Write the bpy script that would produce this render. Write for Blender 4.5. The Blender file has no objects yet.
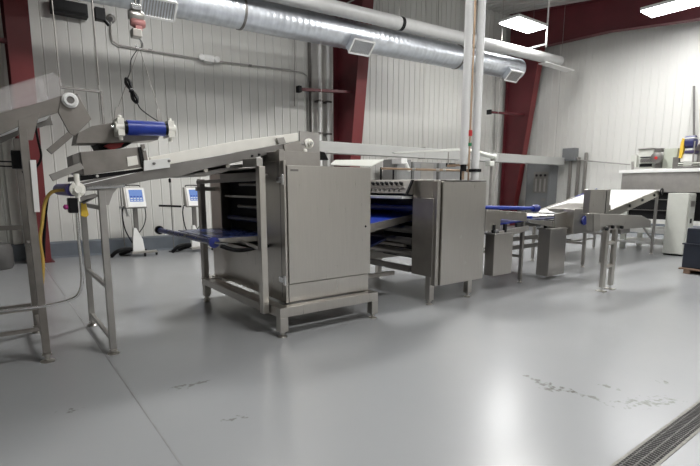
import bpy, bmesh, math, random
from mathutils import Vector, Matrix
random.seed(4)
sc = bpy.context.scene
C = sc.collection
PI = math.pi
# ------------------------------------------------------------------ camera
F, CX, CY, HY, H = 473.62, 350.0, 265.0, 187.0, 1.5
YAW = math.atan2(.6, .8)
PIT = math.atan((CY - HY) / F)
fw = Vector((math.sin(YAW)*math.cos(PIT), math.cos(YAW)*math.cos(PIT), -math.sin(PIT)))
rt = Vector((math.cos(YAW), -math.sin(YAW), 0))
up = rt.cross(fw)
cd = bpy.data.cameras.new('camera'); cam = bpy.data.objects.new('camera', cd); C.objects.link(cam)
cam.location = (0, 0, H)
cam.rotation_euler = Matrix((rt, up, -fw)).transposed().to_euler()
cd.sensor_width = 36; cd.lens = F/700*36; cd.shift_y = (CY-233)/700
cd.clip_start = .05; cd.clip_end = 200
sc.camera = cam

def at(x, y, X=None, Y=None, Z=None):
    """surveyed point: where the sight line of a measured mark meets a plane of the hall"""
    r = fw + rt*((x-CX)/F) - up*((y-CY)/F)
    if X is not None: t = X/r.x
    elif Y is not None: t = Y/r.y
    else: t = (Z-H)/r.z
    return Vector((0, 0, H)) + r*t

# ------------------------------------------------------------------ materials
def newmat(n):
    m = bpy.data.materials.new(n); m.use_nodes = True
    return m, m.node_tree.nodes, m.node_tree.links, m.node_tree.nodes['Principled BSDF']
def mat(n, col, rough=.5, metal=0., noise=.06, scale=9., bump=0., coat=0., stretch=None, alpha=1., spec=.5):
    m, N, L, B = newmat(n)
    B.inputs['Roughness'].default_value = rough; B.inputs['Metallic'].default_value = metal
    B.inputs['Coat Weight'].default_value = coat; B.inputs['Alpha'].default_value = alpha
    B.inputs['Specular IOR Level'].default_value = spec
    tc = N.new('ShaderNodeTexCoord'); mp = N.new('ShaderNodeMapping')
    mp.inputs['Scale'].default_value = stretch or (1, 1, 1)
    nz = N.new('ShaderNodeTexNoise'); nz.inputs['Scale'].default_value = scale; nz.inputs['Detail'].default_value = 4
    cr = N.new('ShaderNodeValToRGB')
    cr.color_ramp.elements[0].position = .3; cr.color_ramp.elements[1].position = .7
    a = [max(0, c*(1-noise)) for c in col]; b = [min(1, c*(1+noise)) for c in col]
    cr.color_ramp.elements[0].color = (*a, 1); cr.color_ramp.elements[1].color = (*b, 1)
    L.new(tc.outputs['Object'], mp.inputs[0]); L.new(mp.outputs[0], nz.inputs[0])
    L.new(nz.outputs[0], cr.inputs[0]); L.new(cr.outputs[0], B.inputs['Base Color'])
    mr = N.new('ShaderNodeMapRange'); mr.inputs[3].default_value = max(.02, rough-.06); mr.inputs[4].default_value = rough+.06
    L.new(nz.outputs[0], mr.inputs[0]); L.new(mr.outputs[0], B.inputs['Roughness'])
    if bump:
        bp = N.new('ShaderNodeBump'); bp.inputs['Strength'].default_value = bump; bp.inputs['Distance'].default_value = .01
        L.new(nz.outputs[0], bp.inputs['Height']); L.new(bp.outputs[0], B.inputs['Normal'])
    return m
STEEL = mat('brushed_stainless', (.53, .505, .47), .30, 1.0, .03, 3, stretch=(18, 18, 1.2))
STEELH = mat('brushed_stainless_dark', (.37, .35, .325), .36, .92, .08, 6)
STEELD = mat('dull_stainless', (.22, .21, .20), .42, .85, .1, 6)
SATIN = mat('satin_bead_blasted', (.40, .385, .365), .42, .75, .07, 8)
WORN = mat('worn_grey_steel', (.27, .25, .23), .48, .8, .12, 7)
SPROCK = mat('dark_blue_sprocket', (.008, .018, .17), .4)
CHROME = mat('polished_steel', (.72, .72, .72), .2, 1, .03)
GALV = mat('galvanised_duct', (.66, .69, .73), .36, .85, .12, 5, bump=.08)
WALLM = mat('white_liner_panel', (.66, .655, .62), .42, 0, .03, 1.2, stretch=(1, 1, .3))
CEILM = mat('pale_roof_liner', (.50, .50, .49), .6, 0, .04, 1.5)
CURBM = mat('blue_grey_curb_paint', (.13, .148, .17), .4, 0, .1, 3)
RED = mat('oxide_red_shaded', (.10, .013, .018), .5, 0, .15, 2)  # frame red darkened for webs and rafters that get little light
REDB = mat('oxide_red_lit', (.15, .022, .024), .45, 0, .1, 2)  # same red paint, lighter where the column flanges catch the light
WHITE = mat('white_plastic', (.82, .82, .80), .35, 0, .03)
CREAM = mat('cream_polyethylene', (.88, .86, .79), .4, 0, .03)
JACK = mat('grey_white_jacket', (.50, .50, .49), .4, 0, .04)
TUBEW = mat('white_pvc_tube', (.78, .78, .77), .3, 0, .02)
BEIGE = mat('light_grey_enamel', (.60, .61, .56), .4, 0, .03)
CGREY = mat('light_grey_cabinet_enamel', (.27, .27, .265), .4, 0, .04)
TRAYM = mat('off_white_tray_sheet', (.36, .36, .345), .4, 0, .04, 2)
PGREY = mat('grey_cabinet_enamel', (.16, .165, .17), .4, 0, .04)
BLUE = mat('blue_belt', (.008, .035, .32), .38, 0, .08, 12)
BLUEG = mat('blue_belt_worn', (.025, .04, .14), .27, 0, .2, 5)
BLUED = mat('dark_blue_belt', (.012, .02, .09), .35, 0, .2, 5)
VIOL = mat('violet_blue_roller', (.10, .08, .28), .4, 0, .1)
BLACK = mat('black_plastic', (.006, .006, .007), .4, 0, .1, spec=.2)
RUBBER = mat('black_rubber', (.01, .01, .01), .6, 0, .1, spec=.2)
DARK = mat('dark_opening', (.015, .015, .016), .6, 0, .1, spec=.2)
BELTW = mat('white_food_belt', (.88, .88, .87), .4, 0, .01)
COPPER = mat('copper_pipe', (.50, .36, .25), .4, .6, .12)
YEL = mat('yellow_paint', (.75, .50, .05), .4, 0, .08)
YHOSE = mat('yellow_hose', (.55, .36, .08), .4, 0, .1)
REDP = mat('red_plastic', (.5, .03, .03), .4, 0, .05)
GREENP = mat('green_plastic', (.02, .25, .10), .4, 0, .05)
MAG = mat('magenta_knob', (.35, .02, .18), .4, 0, .05)
PINK = mat('weathered_red_hoist_paint', (.55, .25, .24), .5, .2, .15)
PALLET = mat('pallet_wood', (.20, .13, .09), .8, 0, .25, 12)
NAVY = mat('navy_black_plastic', (.012, .016, .028), .5, 0, .1)
CONC = mat('weathered_drain_steel', (.15, .145, .14), .6, .4, .3, 30)
RIM = mat('drain_rim_steel', (.24, .235, .21), .5, .4, .2, 30)
JOINT = mat('joint_sealant', (.22, .22, .22), .5, 0, .1)
SCREEN = mat('screen_blue', (.20, .33, .58), .2, 0, .05)
def glass_mat():
    m, N, L, B = newmat('scratched_clear_guard')
    B.inputs['Base Color'].default_value = (.75, .72, .72, 1); B.inputs['Roughness'].default_value = .25
    tc = N.new('ShaderNodeTexCoord'); nz = N.new('ShaderNodeTexNoise'); nz.inputs['Scale'].default_value = 2.5
    mr = N.new('ShaderNodeMapRange'); mr.inputs[3].default_value = .13; mr.inputs[4].default_value = .24
    L.new(tc.outputs['Object'], nz.inputs[0]); L.new(nz.outputs[0], mr.inputs[0]); L.new(mr.outputs[0], B.inputs['Alpha'])
    return m
GLASS = glass_mat()
def lamp_mat(name, col, s):
    m, N, L, B = newmat(name)
    B.inputs['Base Color'].default_value = (.9, .9, .9, 1)
    B.inputs['Emission Color'].default_value = (*col, 1); B.inputs['Emission Strength'].default_value = s
    tc = N.new('ShaderNodeTexCoord'); nz = N.new('ShaderNodeTexNoise'); nz.inputs['Scale'].default_value = 2
    mr = N.new('ShaderNodeMapRange'); mr.inputs[3].default_value = s*.95; mr.inputs[4].default_value = s*1.05
    L.new(tc.outputs['Object'], nz.inputs[0]); L.new(nz.outputs[0], mr.inputs[0]); L.new(mr.outputs[0], B.inputs['Emission Strength'])
    return m
LAMP = lamp_mat('lamp_diffuser', (.93, .95, 1.0), 16)
LCD = lamp_mat('lit_display', (.14, .30, .80), .40)
LCD.node_tree.nodes['Principled BSDF'].inputs['Base Color'].default_value = (.05, .09, .2, 1)

def floor_mat():
    m, N, L, B = newmat('grey_epoxy_floor')
    tc = N.new('ShaderNodeTexCoord')
    n1 = N.new('ShaderNodeTexNoise'); n1.inputs['Scale'].default_value = .55; n1.inputs['Detail'].default_value = 2
    n2 = N.new('ShaderNodeTexNoise'); n2.inputs['Scale'].default_value = 7; n2.inputs['Detail'].default_value = 6
    n3 = N.new('ShaderNodeTexNoise'); n3.inputs['Scale'].default_value = 60; n3.inputs['Detail'].default_value = 3
    for n in (n1, n2, n3): L.new(tc.outputs['Object'], n.inputs[0])
    n4 = N.new('ShaderNodeTexNoise'); n4.inputs['Scale'].default_value = 22; n4.inputs['Detail'].default_value = 6; L.new(tc.outputs['Object'], n4.inputs[0])
    cr = N.new('ShaderNodeValToRGB')
    cr.color_ramp.elements[0].position = .3; cr.color_ramp.elements[0].color = (.295, .303, .31, 1)
    cr.color_ramp.elements[1].position = .72; cr.color_ramp.elements[1].color = (.32, .326, .331, 1)
    mx = N.new('ShaderNodeMix'); mx.inputs[0].default_value = .12
    L.new(n1.outputs[0], mx.inputs[2]); L.new(n2.outputs[0], mx.inputs[3])
    L.new(mx.outputs[0], cr.inputs[0])
    col = cr.outputs[0]
    def math_(op, a, b=None):
        n = N.new('ShaderNodeMath'); n.operation = op
        for i, v in enumerate((a, b)):
            if v is None: continue
            if isinstance(v, (int, float)): n.inputs[i].default_value = v
            else: L.new(v, n.inputs[i])
        return n.outputs[0]
    # worn scuffs, each with its own place, direction and size
    marks = [(at(532,379,Z=0), at(560,390,Z=0), .035), (at(556,386,Z=0), at(612,404,Z=0), .02), (at(600,384,Z=0), at(616,389,Z=0), .02),
             (at(661,380,Z=0), at(669,384,Z=0), .03), (at(525,374,Z=0), at(531,377,Z=0), .022), (at(620,404,Z=0), at(672,400,Z=0), .05), (at(540,388,Z=0), at(575,392,Z=0), .03),
             (at(224,421,Z=0), at(246,416,Z=0), .02), (at(60,412,Z=0), at(80,409,Z=0), .02), (at(170,390,Z=0), at(210,380,Z=0), .025)]
    for a, b, w in marks:
        c = (a+b)/2; d = b-a; ang = math.atan2(d.y, d.x); ln = d.length/2
        mp = N.new('ShaderNodeMapping'); mp.vector_type = 'TEXTURE'
        mp.inputs['Location'].default_value = (c.x, c.y, 0); mp.inputs['Rotation'].default_value = (0, 0, ang)
        mp.inputs['Scale'].default_value = (ln*1.3, w*1.7, 1)
        L.new(tc.outputs['Object'], mp.inputs[0])
        ve = N.new('ShaderNodeVectorMath'); ve.operation = 'LENGTH'; L.new(mp.outputs[0], ve.inputs[0])
        s = math_('SUBTRACT', 1.0, ve.outputs['Value'])
        s = math_('ADD', s, math_('MULTIPLY', math_('SUBTRACT', n4.outputs[0], .56), 5.5))
        s = math_('MULTIPLY', s, math_('GREATER_THAN', math_('SUBTRACT', 1.25, ve.outputs['Value']), 0))
        k = N.new('ShaderNodeClamp'); L.new(math_('MULTIPLY', s, .75), k.inputs[0]); k.inputs[2].default_value = .5
        m2 = N.new('ShaderNodeMix'); m2.data_type = 'RGBA'
        L.new(k.outputs[0], m2.inputs[0]); L.new(col, m2.inputs[6]); m2.inputs[7].default_value = (.08, .068, .055, 1)
        col = m2.outputs[2]
    L.new(col, B.inputs['Base Color'])
    mr = N.new('ShaderNodeMapRange'); mr.inputs[1].default_value = .2; mr.inputs[2].default_value = .8
    mr.inputs[3].default_value = .24; mr.inputs[4].default_value = .26
    L.new(n2.outputs[0], mr.inputs[0]); L.new(mr.outputs[0], B.inputs['Roughness'])
    B.inputs['Specular IOR Level'].default_value = .30
    bp = N.new('ShaderNodeBump'); bp.inputs['Strength'].default_value = .06; bp.inputs['Distance'].default_value = .003
    a = N.new('ShaderNodeMath'); a.operation = 'MULTIPLY'; a.inputs[1].default_value = 1; L.new(n3.outputs[0], a.inputs[0])
    L.new(a.outputs[0], bp.inputs['Height']); L.new(bp.outputs[0], B.inputs['Normal'])
    return m
FLOOR = floor_mat()

# ------------------------------------------------------------------ mesh helpers
ORG = {}
class MB:
    def __init__(s): s.bm = bmesh.new(); s.bev = 0
    def box(s, x0, x1, y0, y1, z0, z1):
        v = [s.bm.verts.new((x, y, z)) for x in (x0, x1) for y in (y0, y1) for z in (z0, z1)]
        for f in ((0,1,3,2),(4,6,7,5),(0,4,5,1),(2,3,7,6),(0,2,6,4),(1,5,7,3)): s.bm.faces.new([v[i] for i in f])
        return s
    def prism(s, pts, ext):
        pts = [Vector(p) for p in pts]; ext = Vector(ext)
        a = [s.bm.verts.new(p) for p in pts]; b = [s.bm.verts.new(p+ext) for p in pts]
        n = len(pts); s.bm.faces.new(a); s.bm.faces.new(b[::-1])
        for i in range(n): s.bm.faces.new((a[i], b[i], b[(i+1) % n], a[(i+1) % n]))
        return s
    def plate(s, px, Y, th):
        return s.prism([at(x, y, Y=Y) for x, y in px], (0, th, 0))
    def ring(s, c, u, v, r, n): return [s.bm.verts.new(c + (u*math.cos(2*PI*i/n) + v*math.sin(2*PI*i/n))*r) for i in range(n)]
    def tube(s, pts, r, n=8, smooth=0, cap=True):
        pts = [Vector(p) for p in pts]
        if smooth:
            q = []
            for i in range(len(pts)-1):
                p0 = pts[max(0, i-1)]; p1 = pts[i]; p2 = pts[i+1]; p3 = pts[min(len(pts)-1, i+2)]
                for k in range(smooth):
                    t = k/smooth
                    q.append(.5*((2*p1)+(p2-p0)*t+(2*p0-5*p1+4*p2-p3)*t*t+(3*p1-p0-3*p2+p3)*t**3))
            q.append(pts[-1]); pts = q
        prev = None; u = None
        for i, p in enumerate(pts):
            d = (pts[min(i+1, len(pts)-1)] - pts[max(i-1, 0)]).normalized()
            if u is None: u = d.orthogonal().normalized()
            else: u = (u - d*u.dot(d)).normalized()
            v = d.cross(u)
            rr = r[i] if isinstance(r, (list, tuple)) else r
            k = s.ring(p, u, v, rr, n)
            if prev:
                for j in range(n): s.bm.faces.new((prev[j], prev[(j+1) % n], k[(j+1) % n], k[j]))
            elif cap: s.bm.faces.new(k[::-1])
            prev = k
        if cap: s.bm.faces.new(prev)
        return s
    def cyl(s, a, b, r, n=20): return s.tube([a, b], r, n)
    def bar(s, a, b, w, h=None):
        """rectangular bar from a to b, w across, h tall"""
        a = Vector(a); b = Vector(b); h = h or w; d = (b-a).normalized()
        u = d.cross(Vector((0, 0, 1)))
        u = Vector((1, 0, 0)) if u.length < 1e-3 else u.normalized()
        v = u.cross(d).normalized()
        r = [[s.bm.verts.new(p + u*su*w/2 + v*sv*h/2) for su, sv in ((-1,-1),(1,-1),(1,1),(-1,1))] for p in (a, b)]
        s.bm.faces.new(r[0][::-1]); s.bm.faces.new(r[1])
        for i in range(4): s.bm.faces.new((r[0][i], r[0][(i+1) % 4], r[1][(i+1) % 4], r[1][i]))
        return s
    def lathe(s, c, prof, n=20, axis=(0, 0, 1)):
        ax = Vector(axis).normalized(); u = ax.orthogonal().normalized(); v = ax.cross(u); c = Vector(c); prev = None
        for r, z in prof:
            k = s.ring(c + ax*z, u, v, max(r, 1e-4), n)
            if prev:
                for j in range(n): s.bm.faces.new((prev[j], prev[(j+1) % n], k[(j+1) % n], k[j]))
            else: s.bm.faces.new(k[::-1])
            prev = k
        s.bm.faces.new(prev); return s
    def build(s, name, m, parent=None, bevel=0, smooth=None):
        o0 = ORG.get(parent.name, Vector()) if parent else Vector()
        bmesh.ops.recalc_face_normals(s.bm, faces=s.bm.faces[:])
        if o0.length: bmesh.ops.translate(s.bm, verts=s.bm.verts[:], vec=-o0)
        me = bpy.data.meshes.new(name); s.bm.to_mesh(me); s.bm.free()
        o = bpy.data.objects.new(name, me); C.objects.link(o); me.materials.append(m)
        if parent: o.parent = parent
        ORG[o.name] = o0
        for p in me.polygons: p.use_smooth = True
        me.set_sharp_from_angle(angle=math.radians(35))
        if bevel:
            b = o.modifiers.new('bevel', 'BEVEL'); b.width = bevel; b.segments = 2; b.limit_method = 'ANGLE'; b.angle_limit = .6; b.harden_normals = True
        return o
def box(name, m, x0, x1, y0, y1, z0, z1, parent=None, bevel=.004): return MB().box(x0, x1, y0, y1, z0, z1).build(name, m, parent, bevel)
def tag(o, label, cat, group=None):
    o['label'] = label; o['category'] = cat
    if group: o['group'] = group
    return o
def thing(name, loc, label, cat, group=None):
    o = bpy.data.objects.new(name, None); C.objects.link(o); o.location = loc; ORG[o.name] = Vector(loc)
    return tag(o, label, cat, group)
def struct(o): o['kind'] = 'structure'; return o
def copy_tree(o, par=None):
    c = o.copy(); C.objects.link(c)
    if par: c.parent = par
    for ch in o.children: copy_tree(ch, c)
    return c
def foot(par, x, y, h=.07, r=.035, m=None):
    return MB().lathe((x, y, 0), [(r*1.15, 0), (r*1.15, .008), (r, .014), (r*.4, .02), (r*.4, h*.6), (r*.75, h*.62), (r*.75, h*.85), (r*.45, h*.86), (r*.45, h+.01)], 16).build('foot', m or STEEL, par)

# ------------------------------------------------------------------ the hall
YW, XE, XL, YF = 12.0, 17.1, -8.0, -8.0
def roof(y): return 8.0 - .13*(12-y)
struct(box('floor', FLOOR, XL, XE, YF, YW, -.2, 0, None, 0))
def ribbed(a, b, nrm, z0, z1f, pitch=.24):
    """profiled liner sheet from a to b; nrm points into the hall"""
    mb = MB(); a = Vector(a); b = Vector(b); d = (b-a); Ln = d.length; d.normalize(); n = Vector(nrm)
    prof = []; s = 0
    while s < Ln:
        prof += [(s, 0), (s+.010, -.011), (s+.022, -.011), (s+.030, .004), (s+.045, .004), (s+.055, 0)]
        s += pitch
    prof = [(min(p, Ln), q) for p, q in prof] + [(Ln, 0)]
    lo = []; hi = []
    for p, q in prof:
        w = a + d*p + n*q
        lo.append(mb.bm.verts.new((w.x, w.y, z0))); hi.append(mb.bm.verts.new((w.x, w.y, z1f(w.y))))
    for i in range(len(prof)-1):
        if (prof[i+1][0]-prof[i][0]) < 1e-5: continue
        mb.bm.faces.new((lo[i], lo[i+1], hi[i+1], hi[i]))
    # solid backing
    o = -n*.12
    bk = [mb.bm.verts.new(v) for v in ((a.x+o.x, a.y+o.y, z0), (b.x+o.x, b.y+o.y, z0), (b.x+o.x, b.y+o.y, z1f(b.y)), (a.x+o.x, a.y+o.y, z1f(a.y)))]
    mb.bm.faces.new(bk)
    return mb
def wallbuild(mb, name):
    me = bpy.data.meshes.new(name); mb.bm.to_mesh(me); mb.bm.free()
    o = bpy.data.objects.new(name, me); C.objects.link(o); me.materials.append(WALLM); return struct(o)
wallbuild(ribbed((XL, YW, 0), (XE, YW, 0), (0, -1, 0), 0, lambda y: roof(12)), 'wall_back')
wallbuild(ribbed((XE, YF, 0), (XE, YW, 0), (-1, 0, 0), 0, roof), 'wall_right')
wallbuild(ribbed((XL, YF, 0), (XL, YW, 0), (1, 0, 0), 0, roof), 'wall_left')
wallbuild(ribbed((XL, YF, 0), (XE, YF, 0), (0, 1, 0), 0, lambda y: roof(YF)), 'wall_front')
mb = MB()
mb.prism([(XL, YF, roof(YF)), (XL, YW, roof(YW)), (XL, YW, roof(YW)+.15), (XL, YF, roof(YF)+.15)], (XE-XL, 0, 0))
x = XL+.3
while x < XE:
    mb.prism([(x, YF, roof(YF)), (x, YW, roof(YW)), (x, YW, roof(YW)-.03), (x, YF, roof(YF)-.03)], (.05, 0, 0)); x += .3
struct(mb.build('ceiling', CEILM))
# painted curbs at the wall feet
mb = MB().prism([(XL, YW, 0), (XL, YW-.26, 0), (XL, YW-.22, .04), (XL, YW-.22, .31), (XL, YW-.18, .335), (XL, YW, .335)], (XE-XL, 0, 0))
struct(mb.build('baseboard_back', CURBM))
mb = MB().prism([(XE, YF, 0), (XE-.2, YF, 0), (XE-.18, YF, .31), (XE-.15, YF, .335), (XE, YF, .335)], (0, YW-.25-YF, 0))
struct(mb.build('baseboard_right', CURBM))
struct(box('trim_1', JOINT, .685, .695, YF+.05, 11.7, -.001, .0012, None, 0))
# ---- steel frames
cols = [(.67, .36, 'oxide red steel column behind the guarded conveyor at far left', 0), (8.36, .36, 'oxide red steel column beyond the tall stainless cabinet, mid wall', 0), (16.45, .30, 'oxide red steel column in the far corner by the grey panel box', 0)]
for X, w, lab, _ in cols:
    t = thing('steel_column', (X, 11.6, 0), lab, 'column', 'steel frame columns')
    zt = 6.47
    yb, yt = (11.2, 10.35)
    ptsw = [(X-.008, YW-.29, .0), (X-.008, yb, .0), (X-.008, yt, zt), (X-.008, YW-.29, zt)]
    MB().prism(ptsw, (.016, 0, 0)).build('web', RED, t)
    MB().prism([(X-w/2, yb, 0), (X-w/2, yb-.02, 0), (X-w/2, yt-.02, zt), (X-w/2, yt, zt)], (w, 0, 0)).build('flange', REDB, t, .002)
    MB().box(X-w/2, X+w/2, YW-.30, YW-.28, 0, zt).build('flange', RED, t, .002)
    MB().box(X-w/2-.05, X+w/2+.05, yb-.06, YW-.27, 0, .02).build('base_plate', RED, t, .002)
for X, w, lab in ((.67, .3, 'dark red rafter under the roof at far left'), (8.32, .3, 'dark red rafter crossing above the round duct, mid hall'), (16.45, .3, 'dark red rafter rising over the white end wall')):
    t = thing('steel_rafter', (X, 11.7, 6.5), lab, 'rafter', 'steel frame rafters')
    prof = [(YW-.28, 6.5), (10.33, 6.5), (8.0, 6.45), (5.6, 6.18), (4.0, 6.12), (YF+.1, 4.75), (YF+.1, roof(YF+.1)-.05), (YW-.28, roof(YW)-.1)]
    MB().prism([(X-.01, y, z) for y, z in prof], (.02, 0, 0)).build('web', RED, t)
    b = MB(); low = prof[1:6]
    for (y0, z0), (y1, z1) in zip(low[:-1], low[1:]):
        b.prism([(X-w/2, y0, z0-.02), (X-w/2, y1, z1-.02), (X-w/2, y1, z1), (X-w/2, y0, z0)], (w, 0, 0))
    b.build('flange', RED, t)
    MB().prism([(X-w/2, YF+.1, roof(YF+.1)-.06), (X-w/2, YW-.28, roof(YW-.28)-.06), (X-w/2, YW-.28, roof(YW-.28)-.04), (X-w/2, YF+.1, roof(YF+.1)-.04)], (w, 0, 0)).build('flange', RED, t)
def redbar(p0, p1, lab):
    t = thing('steel_girt_bar', p0, lab, 'bar', 'red braces between columns')
    MB().bar(p0, p1, .10, .07).build('bar', RED, t, .003)
    MB().bar(Vector(p0)+Vector((-.05, 0, 0)), Vector(p0)+Vector((.04, 0, 0)), .16, .16).build('end_plate', DARK, t, .003)
redbar((6.76, 11.25, 4.04), (8.3, 11.0, 4.1), 'short dark red bar sticking left from the middle column')
redbar((14.75, 11.25, 4.18), (16.42, 10.95, 4.2), 'short dark red bar sticking left from the corner column')
redbar((-1.4, 10.75, 4.02), (.5, 10.75, 4.04), 'dark red bar entering from the left photo edge at the leftmost column')
# white posts of the wall framing by the columns
def post(name, X, w, z1, lab, m=WALLM, y=11.92):
    o = MB().box(X-w/2, X+w/2, y-.1, 11.985, .34, z1).build(name, m, None, .005); return tag(o, lab, 'post')
for px_, l_ in ((320, 'slim white upright pipe on the wall, the farther one from the middle red column'), (328.5, 'slim white upright pipe on the wall, the one next to the middle red column')):
    q = at(px_, 100, Y=11.8); t = thing('wall_pipe', (q.x, 11.8, .34), l_, 'pipe')
    MB().cyl((q.x, 11.8, .34), (q.x, 11.8, 6.4), .055, 16).build('pipe', WHITE, t)
    for z_ in (2.0, 3.0, 3.9): MB().box(q.x-.07, q.x+.07, 11.73, 11.99, z_, z_+.05).build('clamp', STEELD, t)
post('wall_post', at(311,100,Y=11.85).x, .02, 6.4, 'thin dark upright strip left of the slim white uprights', STEELD)
post('wall_post', at(501,120,Y=11.75).x, .2, 5.6, 'white upright on the wall just left of the corner red column')
post('wall_post', at(2,100,Y=11.75).x, .16, 5.2, 'cream upright at the far left beside the first red column', CREAM)
# conduits
def pipe(name, pts, r, m, lab, cat, smooth=0, clamps=()):
    pts = [Vector(p) for p in pts]
    t = thing(name, pts[0], lab, cat)
    MB().tube(pts, r, 12, smooth).build(name.split('_')[-1], m, t)
    for c in clamps: MB().bar(Vector(c)+Vector((-r*2.2, 0, 0)), Vector(c)+Vector((r*2.2, 0, 0)), r*3, r*2.4).build('clamp', STEELD, t, .002)
    return t
yc = 11.93
pipe('steel_conduit', [at(111,20,Y=yc), at(111,34,Y=yc), at(112.5,41,Y=yc), at(118,45,Y=yc), at(200,59,Y=yc), at(290,70,Y=yc), at(303,73,Y=yc), at(307,76,Y=yc), at(308,84,Y=yc), at(309,141,Y=yc)], .018, SATIN, 'thin grey conduit running along the upper wall from the outlet to the middle column', 'conduit', 0, [at(150,50.2,Y=yc), at(250,65.4,Y=yc)])
pipe('steel_conduit', [at(294.5,35,Y=yc), at(294.5,106,Y=yc)], .016, SATIN, 'short vertical conduit hanging down the wall left of the middle column', 'conduit')
pipe('steel_conduit', [at(496,70,Y=yc), at(494,150,Y=yc)], .02, SATIN, 'vertical conduit on the wall left of the corner column', 'conduit')
t = thing('wall_outlet', at(110,20,Y=11.9), 'small grey round outlet box at the top end of the conduit', 'outlet')
MB().lathe(at(110.5,19,Y=11.98), [(.09, 0), (.09, .06), (.07, .07)], 20, (0, -1, 0)).build('box', STEELD, t)
MB().lathe(at(110.5,19,Y=11.92), [(.05, 0), (.045, .02)], 16, (0, -1, 0)).build('socket', BLACK, t)
t = thing('emergency_lamp', at(206,59,Y=11.9), 'white twin head emergency lamp on the wall conduit', 'lamp')
p = at(208,59.3,Y=11.9); MB().box(p.x-.13, p.x+.13, 11.82, 11.97, p.z-.07, p.z+.09).build('housing', WHITE, t, .01)
for dx in (-.19, .2):
    MB().lathe(p+Vector((dx, -.05, .01)), [(.03, -.04), (.075, .0), (.075, .05), (.06, .06)], 16, (0, -1, 0)).build('lamp_head', WHITE, t)
t = thing('wall_heater', at(68,12,Y=11.9), 'long black wall box high on the left wall', 'heater')
a = at(50,8,Y=11.85); b = at(87,13,Y=11.85)
MB().box(a.x, b.x, 11.72, 11.95, 4.98, 5.24).build('casing', BLACK, t, .01)
MB().box(a.x+.04, b.x-.04, 11.70, 11.725, 5.01, 5.06).build('grille', RUBBER, t, .003)
# hanging trapeze frame
t = thing('hanging_frame', at(60,86,Y=8.5), 'thin grey rods and crossbar hanging in front of the upper left wall', 'frame')
for px0, px1, yb in ((54, 60, 86), (95, 99, 85)):
    q = at(px1, yb, Y=8.5); MB().cyl(q, (q.x, q.y, roof(8.5)), .009, 8).build('rod', STEELH, t)
MB().bar(at(60,87,Y=8.5), at(101,92,Y=8.5), .035).build('crossbar', STEELD, t, .003)
q = at(101,91,Y=8.5); MB().bar(q, q-Vector((0, 0, .75)), .035).build('drop_bar', STEELD, t, .003)
q = at(100,15,Y=8.6); MB().box(q.x-.07, q.x+.07, 8.55, 8.68, q.z-.08, q.z+.1).tube([q+Vector((.05, 0, -.05)), q+Vector((.12, 0, -.13))], .03, 10).build('plug', BLACK, t, .008)
# ---- duct
YD, RD = 9.6, .31
def dz(X): return 4.96 + (X-3)*.024
t = thing('air_duct', (3, YD, 4.9), 'large round galvanised air duct hanging along the upper wall', 'duct')
mb = MB(); pts = []; rr = []
X = -4.0; k = 0
while X < 13.9:
    pts.append(Vector((X, YD, dz(X)))); rr.append(RD + (.008 if k % 5 == 0 else 0)); X += .03; k += 1
mb.tube(pts, rr, 40).build('duct_tube', GALV, t)
for px in (240, 457):
    q = at(px, 30 if px > 300 else 12, Y=YD); MB().tube([(q.x-.025, YD, dz(q.x)), (q.x+.025, YD, dz(q.x))], RD+.016, 40).build('joint_band', STEELD, t)
MB().tube([(13.89, YD, dz(13.9)), (13.92, YD, dz(13.9))], RD+.008, 40).build('end_cap', GALV, t)
for X in (2.72, 7.32, 13.3):
    c = Vector((X, YD, dz(X)))
    n = Vector((-.05, -.72, -.72)).normalized(); u = Vector((1, 0, .02)).normalized(); v = n.cross(u).normalized()
    w, h = .30, .17
    mb = MB(); base = c + n*(RD-.08)
    ff = [base + u*sx*w + v*sy*h for sx, sy in ((-1,-1),(1,-1),(1,1),(-1,1))]
    mb.prism(ff, n*.24); r = mb.build('register_box', GALV, t, .003)
    mb = MB(); f0 = base + n*.24
    for sx, sy, aw, ah in ((0, 1, w, .02), (0, -1, w, .02), (1, 0, .02, h), (-1, 0, .02, h)):
        o = f0 + u*sx*w + v*sy*h
        mb.prism([o+u*a_*aw+v*b_*ah for a_, b_ in ((-1,-1),(1,-1),(1,1),(-1,1))], n*.02)
    mb.build('register_frame', WHITE, r)
    mb = MB()
    for i in range(11):
        o = f0 + u*(-w+.05+i*(2*w-.1)/10); mb.prism([o+u*a_*.008+v*b_*(h-.02) for a_, b_ in ((-1,-1),(1,-1),(1,1),(-1,1))], n*.012)
    mb.build('louvre', SATIN, r)
for X in (.5, 4.6, 8.1, 10.2):
    MB().cyl((X, YD, dz(X)+RD-.02), (X, YD, roof(YD)), .008, 6).build('hanger_rod', SATIN, t)
# ---- pale insulated pipe above the duct
t = thing('insulated_pipe', (6, 9.5, 5.6), 'long white jacketed pipe running just above the round duct', 'pipe')
def iz(X): return 5.34 + (X-5)*.028
MB().tube([(-4, 9.15, iz(-4)), (15.6, 9.15, iz(15.6))], .155, 24).build('jacket', JACK, t)
for X in (8.35, 10.9):
    b = MB().tube([(X, 9.15, iz(X)), (X+.10, 9.15, iz(X))], .162, 24); b.build('strap', BLACK, t)
    MB().cyl((X, 9.15, iz(X)+.15), (X, 9.15, roof(9.15)), .008, 6).build('hanger_rod', SATIN, t)
MB().bar((14.6, 9.15, iz(14.6)-.17), (16.3, 9.15, iz(14.6)-.19), .30, .03).build('end_tray', WHITE, t, .003)
t = thing('hanger_bracket', (13.9, 8.6, 6), 'white L shaped hanger bracket beside the small ceiling light', 'bracket')
q = at(546,25,Y=8.6); q2 = at(546,47,Y=8.6)
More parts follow.
